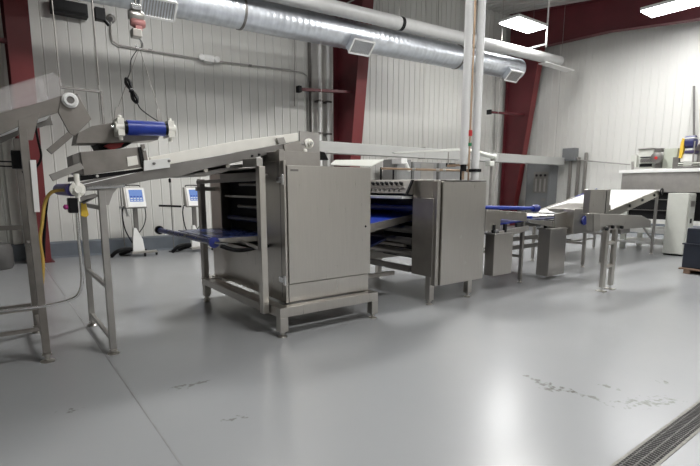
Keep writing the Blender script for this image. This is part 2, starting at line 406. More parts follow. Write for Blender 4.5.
MB().bar(q2, (q2.x, 8.6, roof(8.6)), .035).build('upright', WHITE, t); MB().bar(at(546,44,Y=8.6), at(525,49.5,Y=8.85), .05, .05).build('arm', WHITE, t)
# ---- ceiling lights
GL = 'rectangular ceiling light fixtures'
def fixture(cx, cy, cz, lx, ly, lab, power=None):
    t = thing('ceiling_light', (cx, cy, cz), lab, 'light', GL)
    MB().prism([(cx-lx/2, cy-ly/2, cz+.02), (cx+lx/2, cy-ly/2, cz+.02), (cx+lx/2, cy+ly/2, cz+.02), (cx-lx/2, cy+ly/2, cz+.02)], (0, 0, .08)).build('housing', WHITE, t, .01)
    MB().box(cx-lx/2+.02, cx+lx/2-.02, cy-ly/2+.02, cy+ly/2-.02, cz-.02, cz+.02).build('diffuser', LAMP, t, .01)
    for sx in (-1, 1):
        if ly > lx: px, py = cx, cy+sx*ly*.35
        else: px, py = cx+sx*lx*.35, cy
        MB().cyl((px, py, cz+.1), (px, py, roof(py)), .004, 6).build('hanger_rod', SATIN, t)
    ld = bpy.data.lights.new('ceiling_light_glow', 'AREA'); ld.shape = 'RECTANGLE'; ld.size = lx; ld.size_y = ly
    ld.energy = power or 260; ld.color = (1, .985, .95)
    lo = bpy.data.objects.new('ceiling_light_glow', ld); C.objects.link(lo); lo.location = (0, 0, -.04); lo.parent = t
fixture(13.05, 8.88, 6.2, 1.45, .68, 'small bright ceiling light above the duct end', 110)
fixture(14.95, 4.95, 6.2, .75, 2.75, 'long bright ceiling light cut by the top right photo corner', 105)
for (x_, y_, p_, l_) in ((9.2, 5.9, 260, 'ceiling light over the middle of the line, above the frame'),
                         (3.7, 7.4, 210, 'ceiling light over the infeed end, above the frame'),
                         (10.2, 1.0, 70, 'ceiling light over the open floor to the right, above the frame'),
                         (2.6, 1.0, 150, 'ceiling light over the open floor in front of the viewer'),
                         (6.0, -3.6, 215, 'ceiling light behind the viewer to the right'),
                         (13.5, -2.5, 80, 'ceiling light behind the drain by the end wall')):
    fixture(x_, y_, min(6.2, roof(y_)-.6), 1.45, .68, l_, p_)

# ------------------------------------------------------------------ overhead tray run
YB = 9.5
t = thing('overhead_tray', (6.2, YB, 2.4), 'long white covered tray beam running behind the machines to the corner', 'beam')
xa = at(311,145,Y=YB).x; xb = 16.76
MB().box(xa, xb, YB-.12, YB+.12, 2.28, 2.55).build('cover', TRAYM, t, .01)
for X in (xa+.3, 9.6, 12.9, 16.3): MB().cyl((X, YB, 2.5), (X, YB, roof(YB)), .007, 6).build('hanger_rod', SATIN, t)
for X in (9.6, 12.9): MB().box(X-.01, X+.01, YB-.125, YB+.125, 2.265, 2.57).build('joint_strip', SATIN, t, .002)
t = thing('junction_box', (16.9, 9.3, 2.5), 'grey square junction box at the right end of the white tray', 'box')
MB().box(16.78, 17.06, 9.04, 9.5, 2.44, 2.88).build('body', PGREY, t, .01)
MB().box(16.765, 16.782, 9.08, 9.46, 2.48, 2.84).build('lid', PGREY, t, .004)
for y_, z1, lab in ((9.27, 2.44, 'vertical grey conduit dropping from the left of the junction box'), (8.97, 2.55, 'vertical grey conduit in the middle of the three on the end wall'), (8.72, 2.7, 'rightmost of the three vertical conduits on the end wall')):
    tag(MB().bar((16.98, y_, .34), (16.98, y_, z1), .09, .09).build('wall_conduit', STEELH, None, .01), lab, 'conduit')
pipe('steel_conduit', [(16.95, 9.04, 2.56), at(578,160,X=16.9), at(641,165.5,X=16.9)], .022, SATIN, 'thin conduit sloping along the end wall behind the depositor', 'conduit')
pipe('steel_conduit', [at(694,86,X=16.95), at(694,140,X=16.95)], .03, STEELD, 'dark vertical conduit on the end wall near the right photo edge', 'conduit')
# grey panel box on the end wall
t = thing('electrical_panel', (16.7, 10.2, 0), 'grey floor standing electrical cabinet in the far corner with a window of gauges', 'cabinet')
MB().box(16.45, 16.98, 9.72, 10.68, .34, 2.47).build('body', PGREY, t, .01)
d = MB().box(16.425, 16.455, 9.75, 10.65, .40, 2.44).build('door', PGREY, t, .008)
a = at(534,172,X=16.42); b = at(547,193,X=16.42)
MB().box(16.415, 16.427, b.y, a.y, b.z, a.z).build('window', STEELD, d)
for i in range(3):
    yy = b.y + (a.y-b.y)*(.2+.3*i); MB().box(16.408, 16.416, yy-.035, yy+.035, b.z+.05, a.z-.25).build('meter_strip', SATIN, d)
    MB().lathe((16.416, yy, a.z-.13), [(.05, 0), (.045, .02)], 16, (-1, 0, 0)).build('gauge', BLACK, d)
MB().box(16.405, 16.425, 9.83, 9.98, .98, 1.08).build('handle', STEELD, d)
MB().box(16.47, 16.98, 9.74, 10.66, .0, .34).build('plinth', PGREY, t, .005)
tag(box('panel_cover', WALLM, 16.5, 16.98, 9.74, 10.66, 2.475, 2.54), 'white capping shelf on top of the corner electrical cabinet', 'shelf')

# three grey control cabinets at the back wall
for i, (p0, p1, lab) in enumerate(((396, 412, 'leftmost grey control cabinet behind the copper pipe'), (413.5, 437.5, 'middle grey control cabinet with a paper on its door, behind the copper pipe'), (440, 461, 'grey control cabinet behind the pair of white tubes'))):
    a = at(p0, 158, Y=10.9); b = at(p1, 158, Y=10.9); zt = (2.34, 2.28, 2.28)[i]
    t = thing('control_cabinet', ((a.x+b.x)/2, 11.1, 0), lab, 'cabinet', 'grey control cabinets at the back wall')
    MB().box(a.x, b.x, 10.93, 11.5, .1, zt).build('body', CGREY, t, .01)
    d = MB().box(a.x+.03, b.x-.03, 10.90, 10.93, .16, zt-.04).build('door', CGREY, t, .008)
    MB().box(a.x+.08, a.x+.12, 10.87, 10.9, 1.1, 1.3).build('handle', BLACK, d, .004)
    MB().box(a.x+.02, b.x-.02, 10.95, 11.48, 0, .1).build('plinth', BLACK, t)
    if i == 1:
        q = at(421, 163, Y=10.9); q2 = at(433, 181, Y=10.9); MB().box(q.x, q2.x, 10.892, 10.9, q2.z, q.z).build('notice_sheet', SATIN, d)
    if i == 2:
        q = at(446, 163, Y=10.9); q2 = at(455, 167, Y=10.9); MB().box(q.x, q2.x, 10.885, 10.9, q2.z, q.z).build('display', BLACK, d)
    if i == 0:
        q = at(402, 161, Y=10.6); MB().box(q.x-.12, q.x+.12, 10.5, 10.92, q.z-.08, q.z+.08).tube([q+Vector((.05, -.1, -.05)), q+Vector((.18, -.12, -.3))], .06, 12).build('lamp', WHITE, t, .01)

# ------------------------------------------------------------------ tall stainless cabinet machine (first of the line)
M1X0, M1X1, M1Y0, M1Y1 = 2.36, 3.43, 4.2, 6.2
t = thing('laminating_machine', (2.9, 5.2, 0), 'tall stainless cabinet machine on a leg frame, blue belt coming out of its side', 'machine')
m1 = t
fr = MB()
fr.box(2.18, 3.45, 4.06, 4.16, .21, .31).box(2.18, 3.45, 6.16, 6.26, .21, .31).box(2.18, 2.28, 4.16, 6.16, .21, .31).box(3.35, 3.45, 4.16, 6.16, .21, .31)
fr.build('base_frame', STEEL, t, .004)
for x_ in (2.18, 3.36):
    for y_ in (4.06, 6.17):
        MB().box(x_, x_+.09, y_, y_+.09, .06, .21).build('leg', STEEL, t, .004); foot(t, x_+.045, y_+.045, .065, .04)
MB().box(2.36, 3.43, 4.22, 6.2, .31, .345).build('bottom_panel', STEEL, t)
pl = MB().box(2.37, 3.42, 4.205, 4.23, .315, .505).build('plinth_panel', STEEL, t, .002)
d = MB().box(2.365, 3.43, 4.185, 4.22, .515, 1.71).build('door', STEEL, t, .003)
MB().lathe((3.36, 4.187, 1.06), [(.013, 0), (.011, .006)], 14, (0, -1, 0)).build('latch', DARK, d)
MB().box(2.40, 2.49, 4.182, 4.186, 1.655, 1.675).build('maker_plate', STEELD, d)
# side column with hinge seam
MB().box(2.335, 2.362, 4.205, 4.62, .315, 1.76).build('side_panel', STEEL, t, .003)
MB().box(2.333, 2.336, 4.285, 4.289, .36, 1.75).build('panel_seam', DARK, t)
for z_ in (1.57, .56):
    h = MB().box(2.30, 2.335, 4.20, 4.30, z_-.03, z_+.03).cyl((2.31, 4.185, z_-.05), (2.31, 4.185, z_+.05), .016, 12).build('hinge', CHROME, t, .003)
MB().lathe((2.335, 4.55, 1.62), [(.02, 0), (.02, .03), (.028, .03), (.028, .045)], 14, (-1, 0, 0)).build('knob', STEELH, t)
# back, right, top skins, far side column
MB().box(3.405, 3.43, 4.22, 6.2, .315, 1.70).build('right_panel', STEEL, t, .003)
MB().box(2.36, 3.405, 6.18, 6.2, .315, 1.70).build('back_panel', STEEL, t, .003)
MB().box(2.335, 2.36, 5.86, 6.2, .315, 1.66).build('side_panel', STEEL, t, .003)
MB().box(2.335, 2.36, 4.62, 5.86, .315, .80).build('side_panel', STEEL, t, .003)
MB().box(2.34, 2.36, 4.62, 5.86, 1.60, 1.66).build('header', STEELD, t, .003)
MB().box(2.36, 3.43, 4.22, 6.2, 1.70, 1.715).build('top_panel', STEEL, t, .003)
MB().box(2.36, 2.83, 4.30, 4.75, 1.715, 1.86).build('top_hood', STEELH, t, .004)
MB().box(2.33, 2.39, 4.28, 4.34, 1.6, 1.87).build('corner_bracket', STEELH, t, .003)
# interior shelves and rollers
MB().box(2.5, 2.52, 4.62, 5.95, .82, 1.6).build('shade_sheet', DARK, t)  # near-black sheet painting in the shade of the stainless interior
for z_, y0_, y1_ in ((1.40, 4.64, 5.84), (1.33, 4.64, 5.7)):
    pass
MB().box(2.37, 2.42, 4.64, 5.8, 1.375, 1.40).build('shelf_bar', SATIN, t, .002)
MB().cyl((2.40, 4.64, 1.53), (2.40, 5.4, 1.53), .018, 12).build('roller', STEELD, t)
MB().cyl((2.42, 4.64, 1.27), (2.42, 5.5, 1.27), .022, 12).build('roller', STEELD, t)
MB().cyl((2.42, 4.64, 1.12), (2.42, 5.8, 1.12), .03, 12).build('roller', BLUED, t)
# cantilever belt with nose roller
bz = .97
b = MB().box(1.78, 2.49, 4.72, 5.86, bz, bz+.012).build('takeoff_belt', BLUEG, t, .003)
MB().box(1.78, 2.49, 4.70, 4.72, bz-.05, bz+.005).build('belt_side_rail', STEELH, b, .002)
MB().cyl((1.75, 4.6, bz-.02), (1.70, 6.35, bz-.02), .032, 20).build('nose_roller', BLUEG, b)
MB().lathe((1.745, 4.62, bz-.02), [(.03, 0), (.055, .004), (.055, .03), (.03, .034)], 20, (0, -1, 0)).build('sprocket', SPROCK, b)
MB().lathe((1.70, 6.35, bz-.02), [(.036, 0), (.055, .01), (.055, .05), (.03, .07)], 20, (0, 1, 0)).build('roller_end', BLACK, b)
MB().cyl((1.745, 4.58, bz-.02), (1.85, 4.50, bz-.03), .014, 10).build('shaft', CHROME, b)
MB().tube([(1.82, 4.62, bz-.06), (1.95, 4.6, bz-.11), (2.1, 4.6, bz-.12), (2.25, 4.58, bz-.09), (2.38, 4.6, bz-.1)], .022, 10, 5).build('cable_chain', BLACK, b)
MB().cyl((2.05, 4.66, bz-.03), (2.26, 4.5, bz-.14), .018, 10).build('strut', STEEL, b)
# outer side frame carrying the infeed
MB().box(2.10, 2.17, 4.27, 4.35, .22, 1.70).build('side_post', STEEL, t, .006)
MB().box(2.13, 2.20, 6.02, 6.12, .07, 1.60).build('side_post', STEELH, t, .006)
foot(t, 2.165, 6.07, .075, .035)
MB().box(2.09, 2.16, 4.35, 6.02, .25, .33).build('side_rail', STEELH, t, .004)
MB().box(2.16, 2.2, 4.4, 4.5, .26, .34).build('bracket', STEELH, t); MB().box(2.16, 2.34, 5.95, 6.05, .26, .32).build('bracket', STEELH, t)
MB().bar((2.12, 4.32, 1.58), (2.12, 6.07, 1.56), .03, .04).build('top_rail', STEELD, t, .004)
MB().box(2.10, 2.36, 6.03, 6.10, 1.45, 1.5).build('bracket', STEELH, t)
# lid sheet lying on the top, lifted at the back
o = MB().prism([at(330,165.3,Y=4.3), at(371,167,Y=4.3), at(384,160.3,Y=4.75), at(335,160.9,Y=4.75)], (0, 0, .012)).build('top_tray', BEIGE, None, .002)
tag(o, 'pale tilted sheet metal tray lying on the right top of the tall cabinet', 'tray')

# ------------------------------------------------------------------ infeed incline conveyor
t = thing('incline_conveyor', (.72, 5.2, 0), 'stainless incline conveyor with cream side guards leading up onto the tall cabinet', 'conveyor')
YN, YFR = 4.6, 5.72
rail = [(78,186), (146,170.5), (172,164), (240,151.8), (296,141.5), (296,148.5), (262,156), (240,161.5), (205,169), (180,176.5), (150,180), (97,190.5), (80,191)]
MB().plate(rail, YN, .02).build('side_rail', STEELD, t, .003)
pr = [at(x, y, Y=YN) for x, y in rail]
MB().prism([(p.x, YFR-.02, p.z) for p in pr], (0, .02, 0)).build('side_rail', STEELD, t, .003)
gd = [(146,160.5), (150,157.2), (240,140.3), (298,132.8), (298,140.8), (240,151.5), (172,163.8), (150,168)]
MB().plate(gd[1:], YN+.012, .03).build('side_guard', CREAM, t, .004)
pg = [at(x, y, Y=YN) for x, y in gd]
MB().prism([(p.x, YFR-.05, p.z) for p in pg[1:]], (0, .03, 0)).build('side_guard', CREAM, t, .004)
lo = [at(x, y, Y=YN) for x, y in ((82,189), (146,174), (172,168), (257,150), (294,145))]
for a, b in zip(lo[:-1], lo[1:]): pass
mb = MB()
mb.prism([(p.x, YN+.02, p.z+.005) for p in lo] + [(p.x, YN+.02, p.z-.01) for p in lo[::-1]], (0, YFR-YN-.04, 0)); mb.build('belt', BELTW, t)
MB().plate([(144,160.5), (170,158), (170,167.5), (144,171)], YN-.03, .03).build('splice_plate', WHITE, t, .003)
for x_, y_ in ((154,163.5), (169,161)): MB().lathe(at(x_, y_, Y=YN-.03), [(.013, 0), (.011, .014)], 12, (0, -1, 0)).build('bolt', STEELD, t)
# carrying bracket onto side post
q = at(261,158,Y=4.45); MB().box(2.09, 2.16, 4.30, 4.62, 1.70, 1.78).build('carrying_bracket', SATIN, t, .006)
for x_, y_ in ((252,156), (259,154.7)): MB().lathe(at(x_, y_, Y=YN), [(.014, 0), (.012, .012)], 12, (0, -1, 0)).build('bolt', DARK, t)
# under-belt return tray
MB().plate([(182,176), (205,176.5), (240,168), (285,162), (285,160), (240,165), (204,172)], YN+.1, .9).build('return_tray', STEELD, t)
MB().cyl(at(206,170,Y=4.66), at(206,170,Y=4.66)+Vector((0, .95, 0)), .022, 14).build('return_roller', STEEL, t)
MB().cyl(at(228,166,Y=4.66), at(228,166,Y=4.66)+Vector((0, .95, 0)), .022, 14).build('return_roller', STEEL, t)
# head drive plate and bearing
MB().plate([(299.5,130.8), (319.5,133), (320,158.5), (300,158)], 4.9, .02).build('head_plate', SATIN, t, .003)
MB().plate([(284,145), (299,140.5), (304,150), (298,156), (285,152)], YN-.02, .04).build('drive_bracket', STEELH, t, .003)
q = at(307.5,143.7,Y=4.66); MB().lathe(q, [(.045, 0), (.055, .01), (.055, .04), (.03, .05), (.03, .07)], 20, (0, -1, 0)).build('bearing', CREAM, t)
MB().cyl(q+Vector((0, .9, 0)), q+Vector((0, -.09, 0)), .014, 12).build('drive_shaft', CHROME, t)
q = at(304,151,Y=4.66); MB().lathe(q, [(.025, 0), (.025, .03), (.015, .04)], 16, (0, -1, 0)).build('knob', CREAM, t)
MB().plate([(277,138), (284,137), (286,143), (279,144)], YN-.03, .03).build('tensioner', SATIN, t, .003)
MB().bar(at(261,138.6,Y=5.0), at(275,137,Y=5.0), .02).bar(at(261,138.6,Y=5.0), at(261,141,Y=5.0), .02).build('handle', CREAM, t)
MB().plate([(313,150), (325,152), (329,160), (313,160)], 5.3, .06).build('motor', BLACK, t, .01)
# legs, feet, crossbars
for yy in (4.60, 5.72):
    MB().bar((.755, yy, .05), (.765, yy, 1.47), .055).build('leg', SATIN, t, .004)
    foot(t, .755, yy, .05, .045)
for z_ in (.13, .62, 1.32):
    MB().bar((.757, 4.62, z_), (.757, 5.70, z_), .035).build('crossbar', SATIN, t, .003)
MB().plate([(97,190), (118,187.5), (113,194), (109,205), (103,205)], 4.585, .02).build('gusset', SATIN, t, .002)
# tail roller
MB().cyl((.56, 4.66, 1.475), (.56, 5.68, 1.475), .055, 20).build('tail_roller', VIOL, t)
q = Vector((.585, 4.60, 1.48))
MB().lathe(q, [(.06, 0), (.06, .03), (.03, .04), (.03, .06)], 20, (0, -1, 0)).cyl(q+Vector((0, -.02, -.1)), q+Vector((0, -.02, .13)), .022, 12).build('bearing', CREAM, t)
MB().cyl((.65, 4.57, 1.49), (.95, 4.57, 1.515), .018, 10).build('take_up_rod', CHROME, t)

t = thing('control_box', at(73,205,Y=4.55), 'small black control box with a magenta knob under the incline conveyor tail', 'box')
a = at(68,198,Y=4.5); b = at(79,213,Y=4.5)
MB().box(a.x, b.x, 4.50, 4.6, b.z, a.z).build('body', BLACK, t, .008)
MB().lathe(at(67.5,207,Y=4.53), [(.02, 0), (.022, .02), (.01, .03)], 12, (-1, -.2, 0)).build('knob', MAG, t)
MB().bar((a.x+.06, 4.57, a.z-.02), (.72, 4.6, a.z+.02), .03).build('arm', STEELD, t)
t = thing('yellow_valve', at(85,209,Y=4.7), 'small yellow tag shaped valve lever beside the black control box', 'valve')
MB().plate([(81,203), (86,202.5), (89,215), (86,217.5), (81,216)], 4.66, .02).build('lever', YEL, t, .003)
MB().cyl(at(83,203,Y=4.66), (.735, 4.62, 1.43), .012, 8).build('stem', STEELD, t)
pipe('drain_pipe', [at(77,213,Y=4.62), at(79,240,Y=4.62), at(82,275,Y=4.62), at(80,291,Y=4.62), at(72,299,Y=4.62), at(50,305,Y=4.62), at(20,309,Y=4.62), at(-30,314,Y=4.62)], .013, CHROME, 'slim shiny pipe dropping from the control box and bending left near the floor', 'pipe', 5)
pipe('yellow_hose', [at(66,190,Y=4.75), at(52,192,Y=4.75), at(45,203,Y=4.75), at(42,225,Y=4.75), at(40,240,Y=4.75), at(43,262,Y=4.75), at(42,285,Y=4.75), at(40,296,Y=4.75)], .014, YHOSE, 'yellow hose curving down along the left conveyor leg', 'hose', 6)
pipe('black_cable', [at(66,189,Y=4.9), at(50,194,Y=4.9), at(46,210,Y=4.9), at(44,240,Y=4.9), at(44,258,Y=4.9)], .012, BLACK, 'black cable beside the yellow hose on the left conveyor leg', 'cable', 6)
pipe('black_cable', [at(34,120,Y=5.0), at(38,140,Y=5.0), at(41,158,Y=5.0), at(33,170,Y=5.0), at(22,172,Y=5.0)], .01, BLACK, 'black cable looping under the guarded conveyor, left of the chute bars', 'cable', 6)

# ------------------------------------------------------------------ lower transfer box and upper tray with blue roller
t = thing('transfer_chute', at(108,160,Y=4.9), 'grey boxy transfer chute sitting on the tail of the incline conveyor', 'chute')
MB().plate([(80,152), (145,146.5), (148,166.5), (84,175.5)], 4.62, .45).build('body', WORN, t, .005)
MB().plate([(72,155), (80,152), (84,175.5), (74,173)], 4.64, .35).build('inlet_side', STEELD, t, .004)
MB().plate([(138.5,147), (143.5,146.3), (147.5,167), (142,168)], 4.6, .02).build('end_band', DARK, t)
MB().plate([(141,144.5), (144.5,144), (149.5,168), (146,168.5)], 4.59, .03).build('end_flange', WORN, t)
MB().plate([(127,157), (137,155.5), (138.5,164.5), (128,166.5)], 4.612, .008).build('rating_plate', CREAM, t)
MB().plate([(80,176), (147,168), (147,171), (80,181)], 4.64, .8).build('mounting_base', BLACK, t)
for x_, y_ in ((97,176), (144,150)): MB().lathe(at(x_, y_, Y=4.6), [(.012, -.0), (.012, .02)], 10, (0, -1, 0)).build('bolt', CHROME, t)
a = at(51,178,Y=4.6); b = at(82,165.5,Y=4.6); MB().bar(a, b, .05, .055).build('guide_bar', SATIN, t, .003)

t = thing('roller_tray', at(110,135,Y=4.8), 'grey tapered tray with a bright blue end roller hung from the hoist cables', 'conveyor')
MB().plate([(78,133), (92,126), (116,122), (134,120.5), (160,135), (158,140), (112,143), (76,143.5)], 4.72, .3).build('tray', WORN, t, .004)
MB().plate([(116,107), (120,106.5), (123,124), (113,125)], 4.70, .02).build('lifting_lug', SATIN, t)
MB().plate([(156,112), (160,110), (163,123), (158,123)], 4.66, .015).build('lifting_lug', SATIN, t)
MB().plate([(104,146), (112,142.5), (124,142.5), (121,147), (112,150)], 4.8, .3).build('red_support', REDP, t)
MB().plate([(96,143), (125,141), (132,143), (124,147.5), (100,150)], 4.85, .3).build('under_frame', DARK, t)
a = at(127,127.6,Y=4.6); b = at(164,129,Y=4.6)
MB().cyl(a, b, .064, 28).build('roller', BLUE, t)
MB().cyl(a+Vector((-.025, 0, 0)), a, .055, 24).build('roller_collar', BLACK, t); MB().cyl(b, b+Vector((.028, 0, 0)), .055, 24).build('roller_collar', BLACK, t)
MB().cyl(a+Vector((-.13, 0, 0)), b+Vector((.10, 0, 0)), .014, 12).build('shaft', CHROME, t)
for s_, c in ((1, a+Vector((-.055, 0, 0))), (-1, b+Vector((.055, 0, 0)))):
    MB().box(c.x-.028, c.x+.028, c.y-.04, c.y+.14, c.z-.075, c.z+.075).lathe(c+Vector((-.045*1, 0, 0)), [(.045, 0), (.045, .09)], 18, (1, 0, 0)).cyl(c+Vector((0, 0, .07)), c+Vector((0, 0, .10)), .018, 10).cyl(c+Vector((0, 0, -.07)), c+Vector((0, 0, -.11)), .018, 10).build('bearing_block', CREAM, t, .008)

# hoist
t = thing('chain_hoist', at(137,30,Y=4.72), 'small weathered red and grey chain hoist with two lifting cables at top left', 'hoist')
qx = at(137,30,Y=4.72).x; Z = lambda y: at(137, y, Y=4.72).z
MB().box(qx-.045, qx+.045, 4.68, 4.77, Z(11), Z(5)).build('suspension_block', CHROME, t, .008)
mb = MB(); mb.lathe((qx-.06, 4.72, (Z(19)+Z(13))/2), [(.04, 0), (.045, .02), (.045, .1), (.035, .12)], 18, (1, 0, 0)).build('motor', STEEL, t)
MB().lathe((qx-.05, 4.72, (Z(27)+Z(19))/2), [(.03, 0), (.04, .02), (.04, .1), (.03, .12)], 18, (1, 0, 0)).build('gearbox', PINK, t)
MB().box(qx-.05, qx+.03, 4.67, 4.77, Z(38), Z(30)).build('chain_guide', STEEL, t, .008)
MB().box(qx-.02, qx+.04, 4.69, 4.75, Z(31), Z(26)).build('link_block', PINK, t, .006)
MB().tube([(qx+.01, 4.72, Z(38)), (qx+.035, 4.72, Z(42)), (qx+.03, 4.72, Z(47)), (qx-.01, 4.72, Z(48)), (qx-.02, 4.72, Z(45))], .008, 8, 4).build('hook', CHROME, t)
mb = MB(); zc = Z(7)
while zc < roof(4.72)-.15:
    mb.tube([(qx, 4.72, zc), (qx, 4.72, zc+.05)], .007, 6); zc += .05
mb.build('chain', STEELH, t)
MB().cyl((qx+.01, 4.72, Z(47)), at(118,108,Y=4.71), .003, 6).build('lifting_cable', STEELH, t)
MB().cyl((qx+.01, 4.72, Z(47)), at(159,112,Y=4.67), .003, 6).build('lifting_cable', STEELH, t)
t = thing('coiled_cord', at(131,90,Y=4.6), 'black cord tied in a figure of eight hanging by the hoist cables', 'cord')
mb = MB()
for k in range(4):
    pts = []
    for i in range(25):
        a = 2*PI*i/24; u_ = math.sin(a)*(13-.6*k); v_ = math.sin(2*a)*(1.6+.35*k)
        pts.append(at(131.5+u_*.42+v_*.9, 90.5+u_*.95-v_*.35, Y=4.6+.012*k))
    mb.tube(pts, .011, 6)
mb.tube([at(129.5,90,Y=4.58), at(133.5,91.5,Y=4.58)], .02, 8)
mb.build('coil', BLACK, t)
MB().tube([at(137,50,Y=4.7), at(131,60,Y=4.66), at(130,72,Y=4.62), at(127,79,Y=4.6)], .004, 6, 5).build('upper_lead', BLACK, t)
MB().tube([at(137,102,Y=4.6), at(140,108,Y=4.6), at(147,114,Y=4.62), at(156,120,Y=4.65), at(160,122,Y=4.68)], .005, 6, 5).build('lower_lead', BLACK, t)

# ------------------------------------------------------------------ guarded conveyor at far left
t = thing('guarded_conveyor', (.25, 5.25, 0), 'inclined stainless conveyor with clear side guards entering from the left photo edge', 'conveyor')
YA, YBk = 4.73, 5.79
sp = [(-90,172), (0,113), (36,103.5), (61.5,95.5), (66,112), (58,112.5), (31,121), (0,135), (-90,192)]
P = [at(x, y, Y=YA) for x, y in sp]
MB().prism(P, (0, .02, 0)).build('side_plate', WORN, t, .003)
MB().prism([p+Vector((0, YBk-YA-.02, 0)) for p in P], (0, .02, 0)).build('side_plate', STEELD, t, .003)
ep = [(61.5,95.5), (77.5,93.5), (91.5,119), (75,136), (70,134.5), (58,112)]
P2 = [at(x, y, Y=YA-.012) for x, y in ep]
MB().prism(P2, (0, .03, 0)).build('end_plate', WORN, t, .004)
MB().prism([Vector((p.x, YA+.03, p.z)) for p in [at(0,121,Y=YA), at(58,101,Y=YA), at(58,106,Y=YA), at(0,127,Y=YA), at(-90,184,Y=YA), at(-90,178,Y=YA)]], (0, YBk-YA-.06, 0)).build('belt', BELTW, t)
gp = [(-90,135), (0,90), (36,78.5), (54,73), (60.5,79), (65,95), (36,103.5), (0,112), (-90,160)]
Pg = [at(x, y, Y=YA+.005) for x, y in gp]
MB().prism(Pg, (0, .006, 0)).build('clear_guard', GLASS, t)
MB().prism([p+Vector((0, YBk-YA-.03, 0)) for p in Pg], (0, .006, 0)).build('clear_guard', GLASS, t)
Pt = [at(x, y, Y=YA) for x, y in ((-90,135), (0,90), (36,78.5), (54,73), (54,71.8), (36,77), (0,88), (-90,133))]
MB().prism(Pt, (0, YBk-YA-.02, 0)).build('clear_cover', GLASS, t)
MB().plate([(36,79), (42,77.5), (48,100), (42,102)], YA-.006, .01).build('guard_strap', GLASS, t)
q = at(70,100.5,Y=YA-.012)
MB().lathe(q, [(.062, 0), (.062, .018), (.048, .022), (.048, .04), (.03, .04), (.03, .02)], 24, (0, -1, 0)).build('bearing_flange', WHITE, t)
MB().cyl(q+Vector((0, .03, 0)), q+Vector((0, -.03, 0)), .028, 18).build('shaft', STEELD, t)
MB().bar(at(49,152,Y=YA), at(70,134.5,Y=YA), .05, .05).build('scraper_bar', WORN, t, .003)
MB().plate([(18,120), (40,113), (36,127), (33,140), (24,140), (19,131)], YA-.01, .025).build('leg_gusset', WORN, t, .003)
for yy in (YA, YBk):
    ztop = at(27,122,Y=YA).z
    MB().bar((.255, yy, .08), (.255, yy, ztop-.05), .058, .055).build('leg', WORN, t, .004)
    foot(t, .255, yy, .09, .05)
    MB().bar((-2.3, yy, .05), (-2.3, yy, 1.55), .06).build('leg', WORN, t, .004)
    foot(t, -2.3, yy, .06, .05)
    MB().bar((-2.3, yy, .30), (.22, yy, .30), .03).build('long_rail', WORN, t)
MB().plate([(30,160), (36,160), (40,212), (34.5,212)], YA-.045, .01).build('white_sleeve', WHITE, t)
for z_ in (.18, .95): MB().bar((.255, YA+.04, z_), (.255, YBk-.04, z_), .035).build('crossbar', WORN, t, .003)
MB().bar((-2.3, YBk, 1.1), (.22, YBk, 1.1), .045).build('long_rail', WORN, t)
MB().bar((-2.3, YA, .48), (.22, YA, .48), .02).build('long_rail', WORN, t)
q = at(17,162,Y=5.3); MB().box(q.x-.04, q.x+.05, 5.25, 5.35, q.z-.06, q.z+.1).bar(q+Vector((-1.2, 0, .02)), q, .012).bar(q+Vector((-1.2, 0, -.04)), q+Vector((.1, 0, -.04)), .012).build('cable_clamp', BLACK, t, .004)
tag(MB().lathe((-.10, 10.9, 0), [(.3, 0), (.33, .05), (.33, .36), (.3, .46), (.1, .5)], 24).build('waste_drum', mat('drum_grey', (.09, .088, .085), .5), None), 'dark grey rounded drum by the wall at the left photo edge', 'drum')

